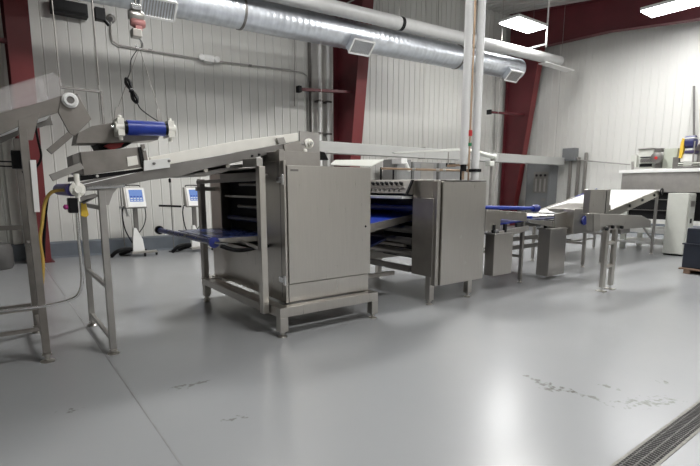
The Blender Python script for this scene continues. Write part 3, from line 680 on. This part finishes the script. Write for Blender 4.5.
# ------------------------------------------------------------------ wheeled bench scales
def scale():
    t = thing('platform_scale', (0, 0, 0), 'x', 'scale', 'wheeled weighing scales by the wall')
    MB().bar((0, 0, .12), (0, 0, 1.12), .10, .07).build('column', STEELD, t, .005)
    MB().prism([(-.14, -.06, .08), (.16, -.06, .08), (.12, -.06, .36), (-.02, -.06, .62), (-.08, -.06, .62), (-.12, -.06, .36)], (0, .1, 0)).build('base_cover', WHITE, t, .008)
    MB().tube([(-.62, .05, .03), (-.5, 0, .13), (-.3, 0, .17), (0, 0, .13), (.2, 0, .10)], .045, 10, 4).build('leg', BLACK, t)
    MB().bar((-.2, -.12, .09), (.42, -.12, .09), .12, .05).build('foot_plate', STEEL, t, .005)
    MB().tube([(-.35, .3, .03), (-.1, .1, .12), (.1, -.02, .12)], .04, 10, 4).build('leg', BLACK, t)
    for x_, y_ in ((-.62, .05), (.42, -.1), (-.35, .3), (.1, -.2)):
        MB().lathe((x_-.02, y_, .042), [(.03, 0), (.04, .005), (.04, .035), (.03, .04)], 16, (1, 0, 0)).build('caster', RUBBER, t)
    n = Vector((0, -.95, .2))
    h = MB().prism([(-.26, -.1, 1.04), (-.26, -.175, 1.06), (-.26, -.05, 1.49), (-.26, .05, 1.49), (-.26, .05, 1.12)], (.50, 0, 0)).build('indicator', SATIN, t, .008)
    MB().prism([(-.21, -.178, 1.08), (-.21, -.182, 1.08), (-.21, -.064, 1.475), (-.21, -.058, 1.475)], (.43, 0, 0)).build('bezel', WHITE, h)
    MB().prism([(-.15, -.146, 1.19), (-.15, -.152, 1.19), (-.15, -.078, 1.44), (-.15, -.072, 1.44)], (.32, 0, 0)).build('screen', LCD, h)
    for r_ in range(3):
        for c_ in range(4):
            x_ = -.13+c_*.075; z_ = 1.21+r_*.04; y_ = -.146+(z_-1.21)*.30
            MB().box(x_, x_+.05, y_-.002, y_+.003, z_, z_+.018).build('key', WHITE if r_ < 2 else BLUE, h)
    MB().tube([(-.2, 0, 1.5), (-.18, 0, 1.535), (.12, 0, 1.535), (.15, 0, 1.5)], .012, 8, 3).build('carry_handle', BLACK, t)
    MB().bar((-.28, -.02, 1.08), (.24, -.02, 1.08), .05, .03).build('shelf_bracket', BLACK, t)
    MB().tube([(-.28, 0, 1.06), (-.31, 0, .9), (-.27, 0, .6), (-.18, 0, .4), (-.12, 0, .3)], .016, 8, 5).build('cable', BLACK, t)
    MB().tube([(.24, 0, 1.08), (.25, 0, .85), (.18, 0, .65), (.05, 0, .5)], .012, 8, 5).build('cable', BLACK, t)
    return t
s1 = scale(); s2 = copy_tree(s1)
s1.location = (at(138,250,Y=11.1).x, 11.1, 0); s1['label'] = 'wheeled weighing scale seen between the conveyor legs, nearer the left'
s2.location = (at(196,249,Y=11.1).x, 11.1, 0); s2['label'] = 'wheeled weighing scale half hidden behind the tall cabinet side post'
for o in (s1, s2): o.rotation_euler = (0, 0, .05); o.scale = (.86, 1, 1)
for px, lab, full in ((125, 'thin stand with a scanner clip left of the left weighing scale', 1), (174, 'thin black topped stand with a side bar left of the right weighing scale', 0)):
    q = at(px, 250, Y=11.35)
    t = thing('scanner_stand', (q.x, 11.35, 0), lab, 'stand', 'thin stands beside the scales')
    MB().cyl((q.x, 11.35, .012), (q.x, 11.35, 1.62), .012, 8).build('pole', STEELD, t)
    MB().lathe((q.x, 11.35, 0), [(.12, 0), (.12, .012), (.02, .02)], 18).build('base', BLACK, t)
    if full:
        MB().tube([(q.x-.06, 11.33, 1.06), (q.x+.05, 11.3, 1.04), (q.x+.10, 11.28, .86)], .028, 8, 3).build('scanner', WHITE, t)
    else:
        MB().cyl((q.x-.28, 11.33, 1.08), (q.x+.22, 11.33, 1.05), .024, 10).build('side_bar', BLACK, t)
        MB().lathe((q.x, 11.35, 1.60), [(.02, 0), (.028, .02), (.028, .08), (.01, .1)], 12).build('tip', BLACK, t)

# ------------------------------------------------------------------ link conveyor between first and second machine
t = thing('link_conveyor', (4.0, 5.2, 0), 'short conveyor with a bright blue belt between the two big stainless machines', 'conveyor')
zA, zB = .98, 1.14
for y0_ in (4.68, 5.76):
    MB().prism([(3.5, y0_, zA-.03), (4.75, y0_, zB-.03), (4.75, y0_, zB+.012), (3.5, y0_, zA+.012)], (0, .02, 0)).prism([(3.5, y0_-.004, zA-.11), (4.75, y0_-.004, zB-.06), (4.75, y0_-.004, zB-.02), (3.5, y0_-.004, zA-.02)], (0, .028, 0)).build('side_rail', STEELH, t, .002)
MB().prism([(3.5, 4.70, zA), (4.78, 4.70, zB), (4.78, 4.70, zB+.012), (3.5, 4.70, zA+.012)], (0, 1.06, 0)).build('belt', BLUE, t)
MB().cyl((4.78, 4.70, zB), (4.78, 5.76, zB), .03, 16).build('nose_roller', BLACK, t)
MB().bar((3.58, 4.8, .37), (3.58, 4.8, zA-.08), .05).build('leg', STEELH, t, .003); MB().bar((3.58, 5.7, .37), (3.58, 5.7, zA-.08), .05).build('leg', STEELH, t, .003)
MB().prism([(3.55, 4.9, .55), (4.30, 4.9, .78), (4.30, 4.9, .81), (3.55, 4.9, .58)], (0, .8, 0)).build('lower_chute', BLUED, t)
MB().bar((3.46, 4.75, .345), (4.3, 4.75, .345), .06, .05).build('base_rail', STEELH, t); MB().bar((3.46, 5.75, .345), (4.3, 5.75, .345), .06, .05).build('base_rail', STEELH, t)
for x_ in (3.62,):
    MB().bar((x_, 4.75, .06), (x_, 4.75, .32), .04).build('leg', STEELH, t); foot(t, x_, 4.75, .06, .03)
    MB().bar((x_, 5.75, .06), (x_, 5.75, .32), .04).build('leg', STEELH, t); foot(t, x_, 5.75, .06, .03)

# ------------------------------------------------------------------ second machine
t = thing('sheeting_machine', (4.85, 5.1, 0), 'wide stainless machine with a flat front panel, knob row and white tubes standing on top', 'machine')
X0, X1 = 4.36, 5.30
MB().box(X0+.1, X1, 4.03, 4.10, .26, 1.565).build('front_panel', STEEL, t, .006)
MB().box(X0+.015, X0+.055, 4.05, 4.14, .26, 1.57).build('front_trim', STEEL, t, .003)
MB().box(X0+.065, X0+.09, 4.06, 4.14, .26, 1.57).build('front_trim', STEEL, t, .003)
MB().box(X0, X1, 4.10, 4.46, .37, 1.36).build('near_housing', STEELH, t, .004)
MB().prism([(X0, 4.12, 1.365), (X0, 4.46, 1.365), (X0+.03, 4.46, 1.585), (X0+.03, 4.12, 1.585)], (X1-X0-.04, 0, 0)).build('upper_housing', STEEL, t, .003)
MB().box(X0+.14, X1-.02, 4.02, 4.12, 1.57, 1.585).build('top_lip', STEELD, t, .002)
MB().box(X0, X1, 5.72, 6.2, .37, 1.585).build('far_housing', STEELH, t, .004)
MB().box(X0+.05, X1, 4.505, 5.72, 1.40, 1.60).build('bridge_hood', STEEL, t, .003)
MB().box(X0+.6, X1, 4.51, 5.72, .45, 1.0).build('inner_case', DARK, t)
MB().box(X0+.45, X0+.47, 4.51, 5.72, 1.0, 1.4).build('blue_curtain', BLUED, t)
# knob panel, sloping out to the left of the bridge
kp = MB().prism([(X0+.05, 4.47, 1.60), (X0-.02, 4.47, 1.585), (X0-.12, 4.47, 1.42), (X0+.05, 4.47, 1.40)], (0, 1.5, 0)).build('knob_panel', STEELH, t, .004)
for i in range(13):
    yk = 4.62+i*.095
    c1 = Vector((X0-.135, yk, 1.50)); nn = Vector((-.93, 0, .37))
    MB().lathe(Vector((X0-.055, yk, 1.545)), [(.022, -.005), (.022, .012), (.016, .02), (.016, .035)], 14, nn).build('knob', DARK, kp)
    MB().lathe(Vector((X0-.098, yk, 1.465)), [(.018, -.005), (.018, .015)], 12, nn).build('knob', STEELD, kp)
MB().box(X0-.10, X0-.085, 4.52, 5.95, 1.495, 1.508).build('trim_strip', CHROME, kp)
MB().box(X0-.15, X0+.05, 4.51, 6.0, 1.35, 1.385).build('white_lip', WHITE, t, .004)
MB().prism([(X0-.14, 4.44, 1.39), (X0-.11, 4.44, 1.39), (X0-.0, 4.44, 1.59), (X0-.03, 4.44, 1.59)], (0, .03, 0)).build('end_bracket', BLACK, t)
for z_, x_, m_ in ((1.22, X0+.1, BLUED), (.93, X0+.15, STEELD), (.78, X0+.08, STEELD), (.62, X0+.1, STEELH)):
    MB().cyl((x_, 4.505, z_), (x_, 5.72, z_), .05, 18).build('roller', m_, t)
MB().box(X0+.0, X0+.05, 4.50, 5.72, .38, .46).build('lower_rail', STEELD, t, .003)
MB().box(X0+.02, X0+.06, 4.62, 5.72, .70, .74).build('middle_rail', STEELH, t, .003)
for x_, y_ in ((4.40, 4.16), (5.14, 4.15), (4.40, 6.0), (5.10, 6.0)):
    MB().box(x_-.04, x_+.04, y_-.04, y_+.04, .06, .372).build('leg', STEEL, t, .003); foot(t, x_, y_, .065, .038)
# white tubes going up to the roof, standing on the machine
for px0, lab, zb, yy in ((463.5, 'left one of two white vertical tubes rising from the second machine to the roof', 1.80, 4.32), (474.5, 'right one of two white vertical tubes rising from the second machine to the roof', 1.585, 4.2)):
    q = at(px0, 165 if px0 < 470 else 182, Y=yy)
    tt = thing('vertical_tube', (q.x, q.y, zb), lab, 'tube', 'white vertical tubes')
    MB().cyl((q.x, yy, zb), (q.x, yy, roof(yy)-.06), .052, 24).build('tube', TUBEW, tt)
    if px0 < 470: MB().cyl((q.x, yy, 1.60), (q.x, yy, zb), .016, 12).build('lower_stem', COPPER, tt); MB().box(q.x-.03, q.x+.03, yy-.03, yy+.03, zb-.09, zb).build('coupling', DARK, tt, .004)
    else: MB().box(q.x-.06, q.x+.06, yy-.06, yy+.06, 1.70, 1.74).build('clamp', DARK, tt, .004)
q = at(469.5, 150, Y=4.32)
tt = thing('signal_valve', (q.x, 4.32, 1.6), 'thin brown pipe with red and green valve heads between the white tubes', 'pipe')
MB().cyl((q.x, 4.32, 1.585), (q.x, 4.32, roof(4.3)-.06), .013, 10).build('pipe', COPPER, tt)
a = at(469.5,136,Y=4.32).z; MB().cyl((q.x, 4.32, a), (q.x, 4.32, a+.075), .028, 16).build('red_head', REDP, tt)
a = at(469.5,146,Y=4.32).z; MB().cyl((q.x, 4.32, a), (q.x, 4.32, a+.04), .028, 16).build('green_head', GREENP, tt)
MB().bar((q.x-.03, 4.32, 1.72), (q.x+.12, 4.32, 1.72), .04).bar((q.x, 4.32, 1.8), (q.x, 4.7, 1.8), .03).build('valve_body', COPPER, tt)
b = at(381,168.5,Y=5.25); c = at(461,170.5,Y=4.4)
tt = thing('copper_pipe', (b.x, 5.25, 1.6), 'copper coloured pipe bridging low over the second machine', 'pipe')
MB().cyl((b.x, 5.25, 1.6), (b.x, 5.25, b.z+.016), .014, 12).build('riser', BLACK, tt)
MB().cyl((b.x+.12, 5.12, 1.6), (b.x+.12, 5.12, b.z), .012, 12).build('riser', BLACK, tt)
MB().cyl(b, c, .015, 12).build('pipe', COPPER, tt)
MB().cyl((c.x, c.y, 1.585), c, .014, 12).build('riser', BLACK, tt)
for f_ in (.42, .72, .8):
    q = b.lerp(c, f_); MB().cyl(q-(c-b)*.02, q+(c-b)*.02, .022, 12).build('fitting', STEEL, tt)
# pale boom arm in front of the tray beam with upright to the right
t = thing('boom_arm', at(463,150,Y=7.2), 'thin white swing arm pointing left above the control cabinets', 'arm')
MB().prism([at(393,152.3,Y=7.2), at(462,148,Y=7.2), at(462,150.5,Y=7.2), at(396,153.8,Y=7.2)], (0, .05, 0)).build('arm', BEIGE, t, .004)
q = at(448.5,152,Y=7.2); MB().cyl(q, q-Vector((0, 0, .35)), .012, 8).build('drop_rod', SATIN, t)
a = at(462,150,Y=7.2); b = at(494,157,Y=7.2)
MB().tube([a, (a+b)/2+Vector((0, 0, .02)), b], .05, 14).build('pivot_tube', BEIGE, t)
MB().lathe(b, [(.05, -.04), (.075, -.02), (.075, .03), (.04, .05)], 18, (.9, -.4, 0)).build('pivot_head', BEIGE, t)
MB().bar((b.x, 7.24, b.z-.04), (b.x, 7.24, .05), .07).build('mast', SATIN, t, .004)
MB().box(b.x-.2, b.x+.2, 7.04, 7.44, 0, .05).build('base_plate', SATIN, t, .004)
MB().box(b.x-.2, b.x-.03, 7.15, 7.3, b.z-.22, b.z-.10).build('elbow', BEIGE, t, .02)

# ------------------------------------------------------------------ outfeed tables
t = thing('outfeed_conveyor', (6.3, 4.9, 0), 'outfeed conveyor with blue belts right of the second machine, stepping down to the right', 'conveyor')
YO = 4.2
MB().plate([(486,209.5), (527,212.5), (527,221.5), (501,219), (500,229), (485,231.5)], YO, .03).build('side_plate', STEEL, t, .004)
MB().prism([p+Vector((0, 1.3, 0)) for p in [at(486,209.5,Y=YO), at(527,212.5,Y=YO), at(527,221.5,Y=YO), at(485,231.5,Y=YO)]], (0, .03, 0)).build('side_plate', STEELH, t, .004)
a = at(488,207.5,Y=YO+.06); b = at(537,211.5,Y=YO+.06)
MB().cyl((a.x-.1, YO+.08, 1.215), (b.x, YO+.08, 1.165), .028, 18).build('edge_roll', BLUE, t)
q = (b.x, YO+.08, 1.165)
MB().lathe(q, [(.045, -.1), (.06, -.06), (.06, .03), (.035, .05)], 20, (1, 0, 0)).build('sprocket_cluster', SPROCK, t)
MB().prism([(5.3, YO+.13, 1.15), (6.5, YO+.13, 1.10), (6.5, YO+.13, 1.12), (5.3, YO+.13, 1.17)], (0, 1.15, 0)).build('belt', BLUE, t)
MB().prism([(5.35, YO+.05, .93), (6.7, YO+.05, .98), (6.7, YO+.05, 1.0), (5.35, YO+.05, .95)], (0, 1.2, 0)).build('lower_belt', BLUE, t)
MB().plate([(499,231.5), (529,225.5), (529,230), (514,235), (512,238), (499,236)], YO-.01, .03).build('lower_side_plate', SATIN, t, .004)
# second bed
MB().plate([(527,219.5), (560,221.5), (592,209.5), (592,231.5), (566,229.5), (532,223)], YO, .03).build('bed_side', STEEL, t, .004)
P = [at(527,219.5,Y=YO), at(560,221.5,Y=YO), at(575,216,Y=YO), at(575,230,Y=YO), at(532,223,Y=YO)]
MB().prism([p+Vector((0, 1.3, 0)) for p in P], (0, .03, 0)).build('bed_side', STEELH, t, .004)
MB().prism([(6.55, YO+.03, .985), (7.7, YO+.03, .985), (7.7, YO+.03, 1.0), (6.55, YO+.03, 1.0)], (0, 1.27, 0)).build('bed_belt', BLUED, t)
for x_ in (6.75, 6.95, 7.2, 7.45): MB().cyl((x_, YO+.05, 1.03), (x_, YO+1.25, 1.03), .022, 12).build('bed_roller', STEEL if x_ != 6.75 else BLUE, t)
MB().plate([(555,214), (574,210.5), (574,230), (555,229)], YO-.02, .02).build('bed_end_plate', STEEL, t, .003)
# legs
for x_, y_ in ((6.60, 4.30), (6.60, 5.5), (8.85, 4.45), (8.85, 5.5)):
    zt_ = .97 if x_ < 7 else .92
    MB().bar((x_, y_, .05), (x_, y_, zt_), .05).build('leg', STEELH, t, .003); foot(t, x_, y_, .055, .035)
MB().bar((5.4, 5.45, .38), (6.6, 5.45, .38), .05).bar((5.4, 5.45, .75), (6.6, 5.45, .75), .07).build('cross_rail', STEELH, t)
MB().bar((6.6, 4.3, .42), (6.6, 5.5, .42), .04).build('cross_rail', STEELH, t)
MB().bar((7.3, 5.45, .5), (10.2, 5.45, .5), .05, .08).bar((7.3, 5.45, .33), (10.2, 5.45, .33), .06, .08).build('cross_rail', STEELD, t)
MB().bar((8.85, 4.45, .45), (8.85, 5.5, .45), .04).build('cross_rail', STEELH, t)
MB().bar((6.6, 5.48, .9), (8.85, 5.48, .9), .04, .06).bar((6.6, 4.42, .9), (8.85, 4.42, .9), .04, .06).build('cross_rail', STEELD, t)
# drive head with blue sprocket
a = at(574.5,209,Y=4.05); b = at(592,232,Y=4.05)
hd = MB().box(a.x, b.x, 4.05, 4.23, b.z, a.z).build('drive_head', STEEL, t, .006)
q = at(583.5,220.5,Y=4.045)
MB().lathe(q, [(.03, -.01), (.075, -.005), (.085, .012), (.075, .03), (.03, .032)], 8, (0, -1, 0)).build('drive_sprocket', SPROCK, hd)
MB().plate([(572,209.5), (594,203.5), (611,205), (611,215), (592,217), (575,212)], 4.4, .5).build('top_cover', STEEL, t, .004)
MB().box(a.x+.0, a.x+.25, 4.2, 4.5, .80, .95).build('gear_motor', SATIN, t, .01)
# catch bins hung from the outfeed
def bin_(pxl, pxm, pxr, yt, yb, Yf, lab):
    m_ = at(pxm, yb, Y=Yf); r_ = at(pxr, yb, Y=Yf); mt = at(pxm, yt, Y=Yf)
    dpt = .10
    for k in range(200):                        # depth so that the left edge falls on its mark
        dpt = k*.005
        if (Vector((mt.x, Yf+dpt, 1))-at(pxl, yt, Y=Yf+dpt)).x > 0 and False: break
    lx = mt.x
    yl = at(pxl, yt, X=lx).y
    t = thing('scrap_bin', (mt.x, Yf, m_.z), lab, 'bin', 'stainless scrap bins under the outfeed')
    zb = m_.z; zt = mt.z
    MB().box(lx, r_.x, Yf, yl, zb, zt-.02).build('body', STEEL, t, .005)
    MB().box(lx-.015, r_.x+.02, Yf-.015, yl+.02, zt-.02, zt).build('rim', SATIN, t, .003)
    MB().box(lx+.05, lx+.09, yl-.1, yl-.06, zt, zt+.12).build('hanger_hook', DARK, t); MB().box(r_.x-.12, r_.x-.08, yl-.1, yl-.06, zt, zt+.12).build('hanger_hook', DARK, t)
bin_(485.5, 495, 511, 234, 276, 4.12, 'left one of the two tall stainless bins hung under the outfeed')
bin_(538.5, 551, 563.5, 229, 276, 4.12, 'right one of the two tall stainless bins hung under the outfeed')

# side conveyor on ladder stand
t = thing('side_conveyor', (7.2, 3.3, 0), 'short stainless cross conveyor end with pointed tip standing on a ladder shaped leg pair', 'conveyor')
YS = 3.12
MB().plate([(593.5,213.5), (642,215.5), (651,220.5), (651,227), (640,228), (594,231)], YS, .10).build('trough', STEEL, t, .006)
MB().plate([(594,214), (594,232), (600,231), (600,214)], YS-.01, .02).build('end_frame', STEELH, t)
MB().plate([(608,190), (620,190.5), (621,213), (608,213)], 3.62, .02).build('back_plate', SATIN, t) if False else None
p0 = at(586,189.5,Y=3.5); p1 = at(609,213,Y=3.5)
MB().box(at(590,200,Y=3.5).x, p1.x, 3.5, 3.60, p1.z, p0.z).build('hopper_box', STEEL, t, .005)
q = at(609.5, 190, Y=3.5); MB().box(p1.x-.14, p1.x-.132, 3.495, 3.505, p1.z, p0.z-.01).build('seam', DARK, t)
for x_ in (6.98, 7.24):
    zt_ = .97
    MB().bar((x_, YS+.08, .06), (x_, YS+.08, zt_), .085, .05).build('leg', STEEL, t, .004)
    MB().box(x_-.055, x_+.055, YS+.02, YS+.15, .0, .012).build('foot_plate', STEEL, t, .002)
    MB().cyl((x_, YS+.08, 0.01), (x_, YS+.08, .08), .015, 10).build('foot', CHROME, t)
for z_ in (.36, .70): MB().cyl((6.98, YS+.08, z_), (7.24, YS+.08, z_), .028, 12).build('rung', STEEL, t)
for x_, z_ in ((6.75, .93), (6.92, .95), (7.2, .93)): MB().lathe((x_, YS-.01, z_), [(.025, 0), (.025, .03), (.012, .035)], 12, (0, -1, 0)).build('knob', BLACK, t)
MB().box(7.3, 7.6, YS+.02, YS+.2, .82, .93).build('motor', STEELD, t, .02)

# white incline belt
t = thing('white_belt_conveyor', (9.4, 5.0, 0), 'wide incline conveyor with a bright white belt rising to the depositor', 'conveyor')
n0, n1 = Vector((9.25, 4.42, .965)), Vector((11.85, 4.42, 1.425))
f0, f1 = Vector((9.25, 5.72, .965)), Vector((11.85, 5.72, 1.425))
MB().prism([n0, n1, f1, f0], (0, 0, .015)).build('belt', BELTW, t)
MB().prism([n0+Vector((0, -.05, .02)), n1+Vector((0, -.05, .02)), n1+Vector((0, -.05, -.12)), n0+Vector((.15, -.05, -.13)), n0+Vector((0, -.05, -.05))], (0, .045, 0)).build('side_rail', STEEL, t, .003)
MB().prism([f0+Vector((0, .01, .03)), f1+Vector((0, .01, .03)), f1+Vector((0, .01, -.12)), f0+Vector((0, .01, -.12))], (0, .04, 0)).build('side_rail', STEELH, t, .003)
MB().bar(f1+Vector((-1.0, .03, -.15)), f1+Vector((0, .03, .03)), .022).build('blue_edge', BLUE, t)
MB().cyl(n1+Vector((0, -.1, -.03)), f1+Vector((0, .05, -.03)), .05, 18).build('head_roller', STEELD, t)
MB().lathe(n1+Vector((.02, -.06, -.03)), [(.06, 0), (.08, .01), (.08, .03), (.03, .05)], 18, (0, -1, 0)).build('drive_cover', BLACK, t)
for k in range(3): MB().lathe(n0+(n1-n0)*(.45+.22*k)+Vector((0, -.05, -.05)), [(.03, 0), (.03, .02)], 12, (0, -1, 0)).build('bolt', BLACK, t)
for x_ in (9.5, 11.86):
    for y_ in (4.42, 5.72):
        zt_ = .965+(x_-9.25)*.176-.06
        MB().bar((x_, y_, .04), (x_, y_, zt_), .05).build('leg', SATIN, t, .003); foot(t, x_, y_, .05, .035)
MB().bar((11.86, 4.45, .35), (11.1, 4.45, .80), .03).build('brace', SATIN, t)
MB().bar((9.5, 5.72, .25), (11.86, 5.72, .25), .04).bar((9.5, 4.42, .6), (9.5, 5.72, .6), .04).build('brace', SATIN, t)

# ------------------------------------------------------------------ depositor at the right
t = thing('depositor', (12.8, 3.4, 0), 'long grey depositor trough machine with a white top ledge at the right photo edge', 'machine')
XD = 12.35
MB().box(XD, XD+1.2, .8, 5.42, 1.38, 1.83).build('trough', SATIN, t, .01)
MB().box(XD-.05, XD+1.25, .75, 5.48, 1.83, 1.905).build('top_ledge', WHITE, t, .008)
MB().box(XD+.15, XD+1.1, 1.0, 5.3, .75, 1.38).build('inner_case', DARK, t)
for z_ in (.95, 1.2): MB().box(XD+.10, XD+.15, 4.4, 5.3, z_, z_+.02).build('shelf_edge', STEELD, t)
MB().box(XD+.0, XD+1.1, 1.0, 5.4, .42, .52).build('lower_beam', WHITE, t, .006)
MB().box(XD+.0, XD+.9, 4.4, 5.4, .16, .22).build('base_beam', WHITE, t, .006)
for y_ in (1.1, 3.2, 5.3):
    for x_ in (XD+.05, XD+1.0): MB().box(x_, x_+.1, y_-.05, y_+.05, 0, 1.44).build('leg', BEIGE, t, .004)
# units on top
def top(px0, px1, py0, py1, dx, dpt, name, m, par=None, bev=.006):
    Xf = XD+dx; a = at(px0, py1, X=Xf); b = at(px1, py0, X=Xf)
    y0_, y1_ = min(a.y, b.y), max(a.y, b.y)
    z0 = max(a.z, 1.905)
    return MB().box(Xf, Xf+dpt, y0_, y1_, z0, b.z).build(name, m, par, bev)
t2 = thing('dosing_unit', at(648,167,X=XD+.3), 'small mechanical dosing unit with a round dark wheel on the left of the depositor top', 'machine')
top(637, 654, 149, 168, .35, .4, 'body', BEIGE, t2); top(640, 652, 156.5, 158, .33, .02, 'slot', BLACK, t2); top(639, 652, 163.5, 167, .33, .02, 'slot', BLACK, t2)
top(638, 653, 147.5, 149.5, .3, .5, 'lid', SATIN, t2); top(640, 652, 158.5, 162.5, .28, .06, 'chrome_roll', CHROME, t2)
q = at(658, 158, X=XD+.34); MB().lathe(q, [(.12, 0), (.13, .02), (.13, .1), (.05, .12)], 24, (-1, 0, 0)).build('wheel', STEELD, t2)
MB().lathe(q+Vector((-.12, 0, 0)), [(.035, 0), (.03, .02)], 16, (-1, 0, 0)).build('hub', REDP, t2)
top(654, 662, 148, 152, .36, .2, 'bracket', STEELD, t2); top(655, 660, 160, 168, .4, .2, 'stand', STEELD, t2)
o = top(630, 637, 155, 167, .25, .3, 'pump_body', BEIGE); tag(o, 'small pale pump block at the left end of the depositor ledge', 'pump')
o = MB().cyl(at(632.5,170,X=XD+.1), at(632.5,162,X=XD+.1), .03, 10).build('ledge_bolt', SATIN); tag(o, 'small upright stud on the left end of the white ledge', 'stud')
o.location.z += .01
o = top(662, 678, 148, 168, .45, .35, 'control_housing', mat('greenish_panel', (.52, .55, .48), .4)); tag(o, 'greenish grey upright panel between the two units on the depositor', 'panel')
t3 = thing('mixer_drive', at(690,160,X=XD+.3), 'motor drive unit with a yellow belt guard and dark blue motors on the depositor', 'machine')
MB().prism([at(678.5,158,X=XD+.3), at(680.5,143,X=XD+.3), at(682.5,138,X=XD+.3), at(684.5,139,X=XD+.3), at(683,150,X=XD+.3), at(681,158,X=XD+.3)], (.12, 0, 0)).build('belt_guard', YEL, t3, .004)
q = at(684,142,X=XD+.35); e = at(694,141,X=XD+.35)
MB().cyl((XD+.45, q.y, q.z), (XD+.45, e.y, q.z), .14, 22).build('motor', mat('motor_navy', (.02, .025, .12), .4), t3)
top(683, 695, 137, 139, .33, .3, 'motor_cap', WHITE, t3); top(684, 694, 150, 153.5, .33, .3, 'gear_case', mat('motor_dark', (.05, .04, .10), .4), t3)
top(680, 693, 154, 162, .36, .4, 'base_block', WHITE, t3); top(672, 679, 157, 167, .36, .3, 'valve_block', STEELD, t3); top(678, 700, 162, 164, .3, .25, 'mounting_rail', BEIGE, t3)
top(677, 700, 164.5, 166, .36, .2, 'mounting_rail', BEIGE, t3); top(692.5, 694, 141, 166, .34, .04, 'upright', SATIN, t3); top(672, 700, 166, 169, .36, .2, 'mounting_plate', STEELD, t3)
q = at(702,152,X=XD+.5); o = MB().lathe((XD+.93, q.y, 1.905), [(.24, 0), (.30, .12), (.32, .3), (.32, .55), (.22, .68)], 28).build('mixing_tank', SATIN); tag(o, 'rounded grey tank cut by the right photo edge on the depositor', 'tank')
# light enamel cabinet
t = thing('enamel_cabinet', (12.1, 4.0, 0), 'pale enamel cabinet under the depositor, at the end of the white belt', 'cabinet')
a = at(664,253,Z=0)
y1_ = at(666,225,X=12.0).y; y0_ = at(687,225,X=12.0).y
MB().box(11.93, 12.34, y0_, y1_, .04, 1.37).build('body', BEIGE, t, .012)
d = MB().box(11.98, 12.31, y0_-.015, y0_, .1, 1.34).build('door', BEIGE, t, .004)
MB().box(12.10, 12.16, y0_-.03, y0_-.015, .72, .82).build('latch', BLACK, d)
MB().box(12.03, 12.25, y0_-.02, y0_-.015, 1.08, 1.2).build('vent', SATIN, d)
MB().box(11.96, 12.31, y0_+.02, y1_-.02, 0, .04).build('plinth', BLACK, t)
# dark crates on pallet
t = thing('pallet', (10.3, 2.6, 0), 'low wooden pallet under the dark bins at the right photo edge', 'pallet')
for y_ in (2.2, 2.6, 3.0): MB().box(9.62, 10.9, y_-.05, y_+.05, 0, .07).build('runner', PALLET, t, .004)
for i in range(7): MB().box(9.60+i*.19, 9.74+i*.19, 2.1, 3.12, .07, .095).build('deck_board', PALLET, t, .003)
t = thing('storage_bin', (10.3, 2.6, .1), 'dark navy stepped plastic bin standing on the pallet, right photo edge', 'bin')
MB().box(9.66, 10.8, 2.2, 3.10, .095, .52).build('lower_tub', NAVY, t, .02)
MB().box(9.68, 10.77, 2.2, 3.08, .52, .80).build('upper_tub', NAVY, t, .02)
MB().box(9.64, 10.82, 2.18, 3.12, .505, .53).build('rim', NAVY, t, .005)

# ------------------------------------------------------------------ floor drain
t = thing('trench_drain', (2.5, .96, 0), 'dark slotted trench drain grate in the floor at the bottom right corner', 'drain')
xa, xb = -2.0, 12.0
MB().box(xa, xb, .90, 1.03, -.01, .0015).build('channel', DARK, t)
MB().box(xa, xb, 1.028, 1.045, -.01, .004).box(xa, xb, .885, .902, -.01, .004).build('frame', RIM, t, .001)
mb = MB(); x_ = xa
mb.box(xa, xb, .961, .969, .001, .005).box(xa, xb, .917, .922, .001, .005).box(xa, xb, 1.008, 1.013, .001, .005)
mb.build('grate_rail', CONC, t)
mb = MB()
while x_ < xb:
    mb.prism([(x_, .903, .001), (x_+.008, .903, .001), (x_+.020, .961, .001), (x_+.012, .961, .001)], (0, 0, .0035))
    mb.prism([(x_+.012, .969, .001), (x_+.020, .969, .001), (x_+.008, 1.027, .001), (x_, 1.027, .001)], (0, 0, .0035)); x_ += .026
mb.build('grate', CONC, t)

# ------------------------------------------------------------------ world and view
w = bpy.data.worlds.new('world'); sc.world = w; w.use_nodes = True
w.node_tree.nodes['Background'].inputs[0].default_value = (.8, .85, .9, 1); w.node_tree.nodes['Background'].inputs[1].default_value = .3
sc.view_settings.view_transform = 'Standard'; sc.view_settings.look = 'None'
sc.view_settings.exposure = 0.18; sc.view_settings.gamma = 1; sc.view_settings.use_curve_mapping = False
sc.cycles.max_bounces = 8; sc.cycles.diffuse_bounces = 4; sc.cycles.glossy_bounces = 4
sc.cycles.caustics_reflective = False; sc.cycles.sample_clamp_indirect = 4
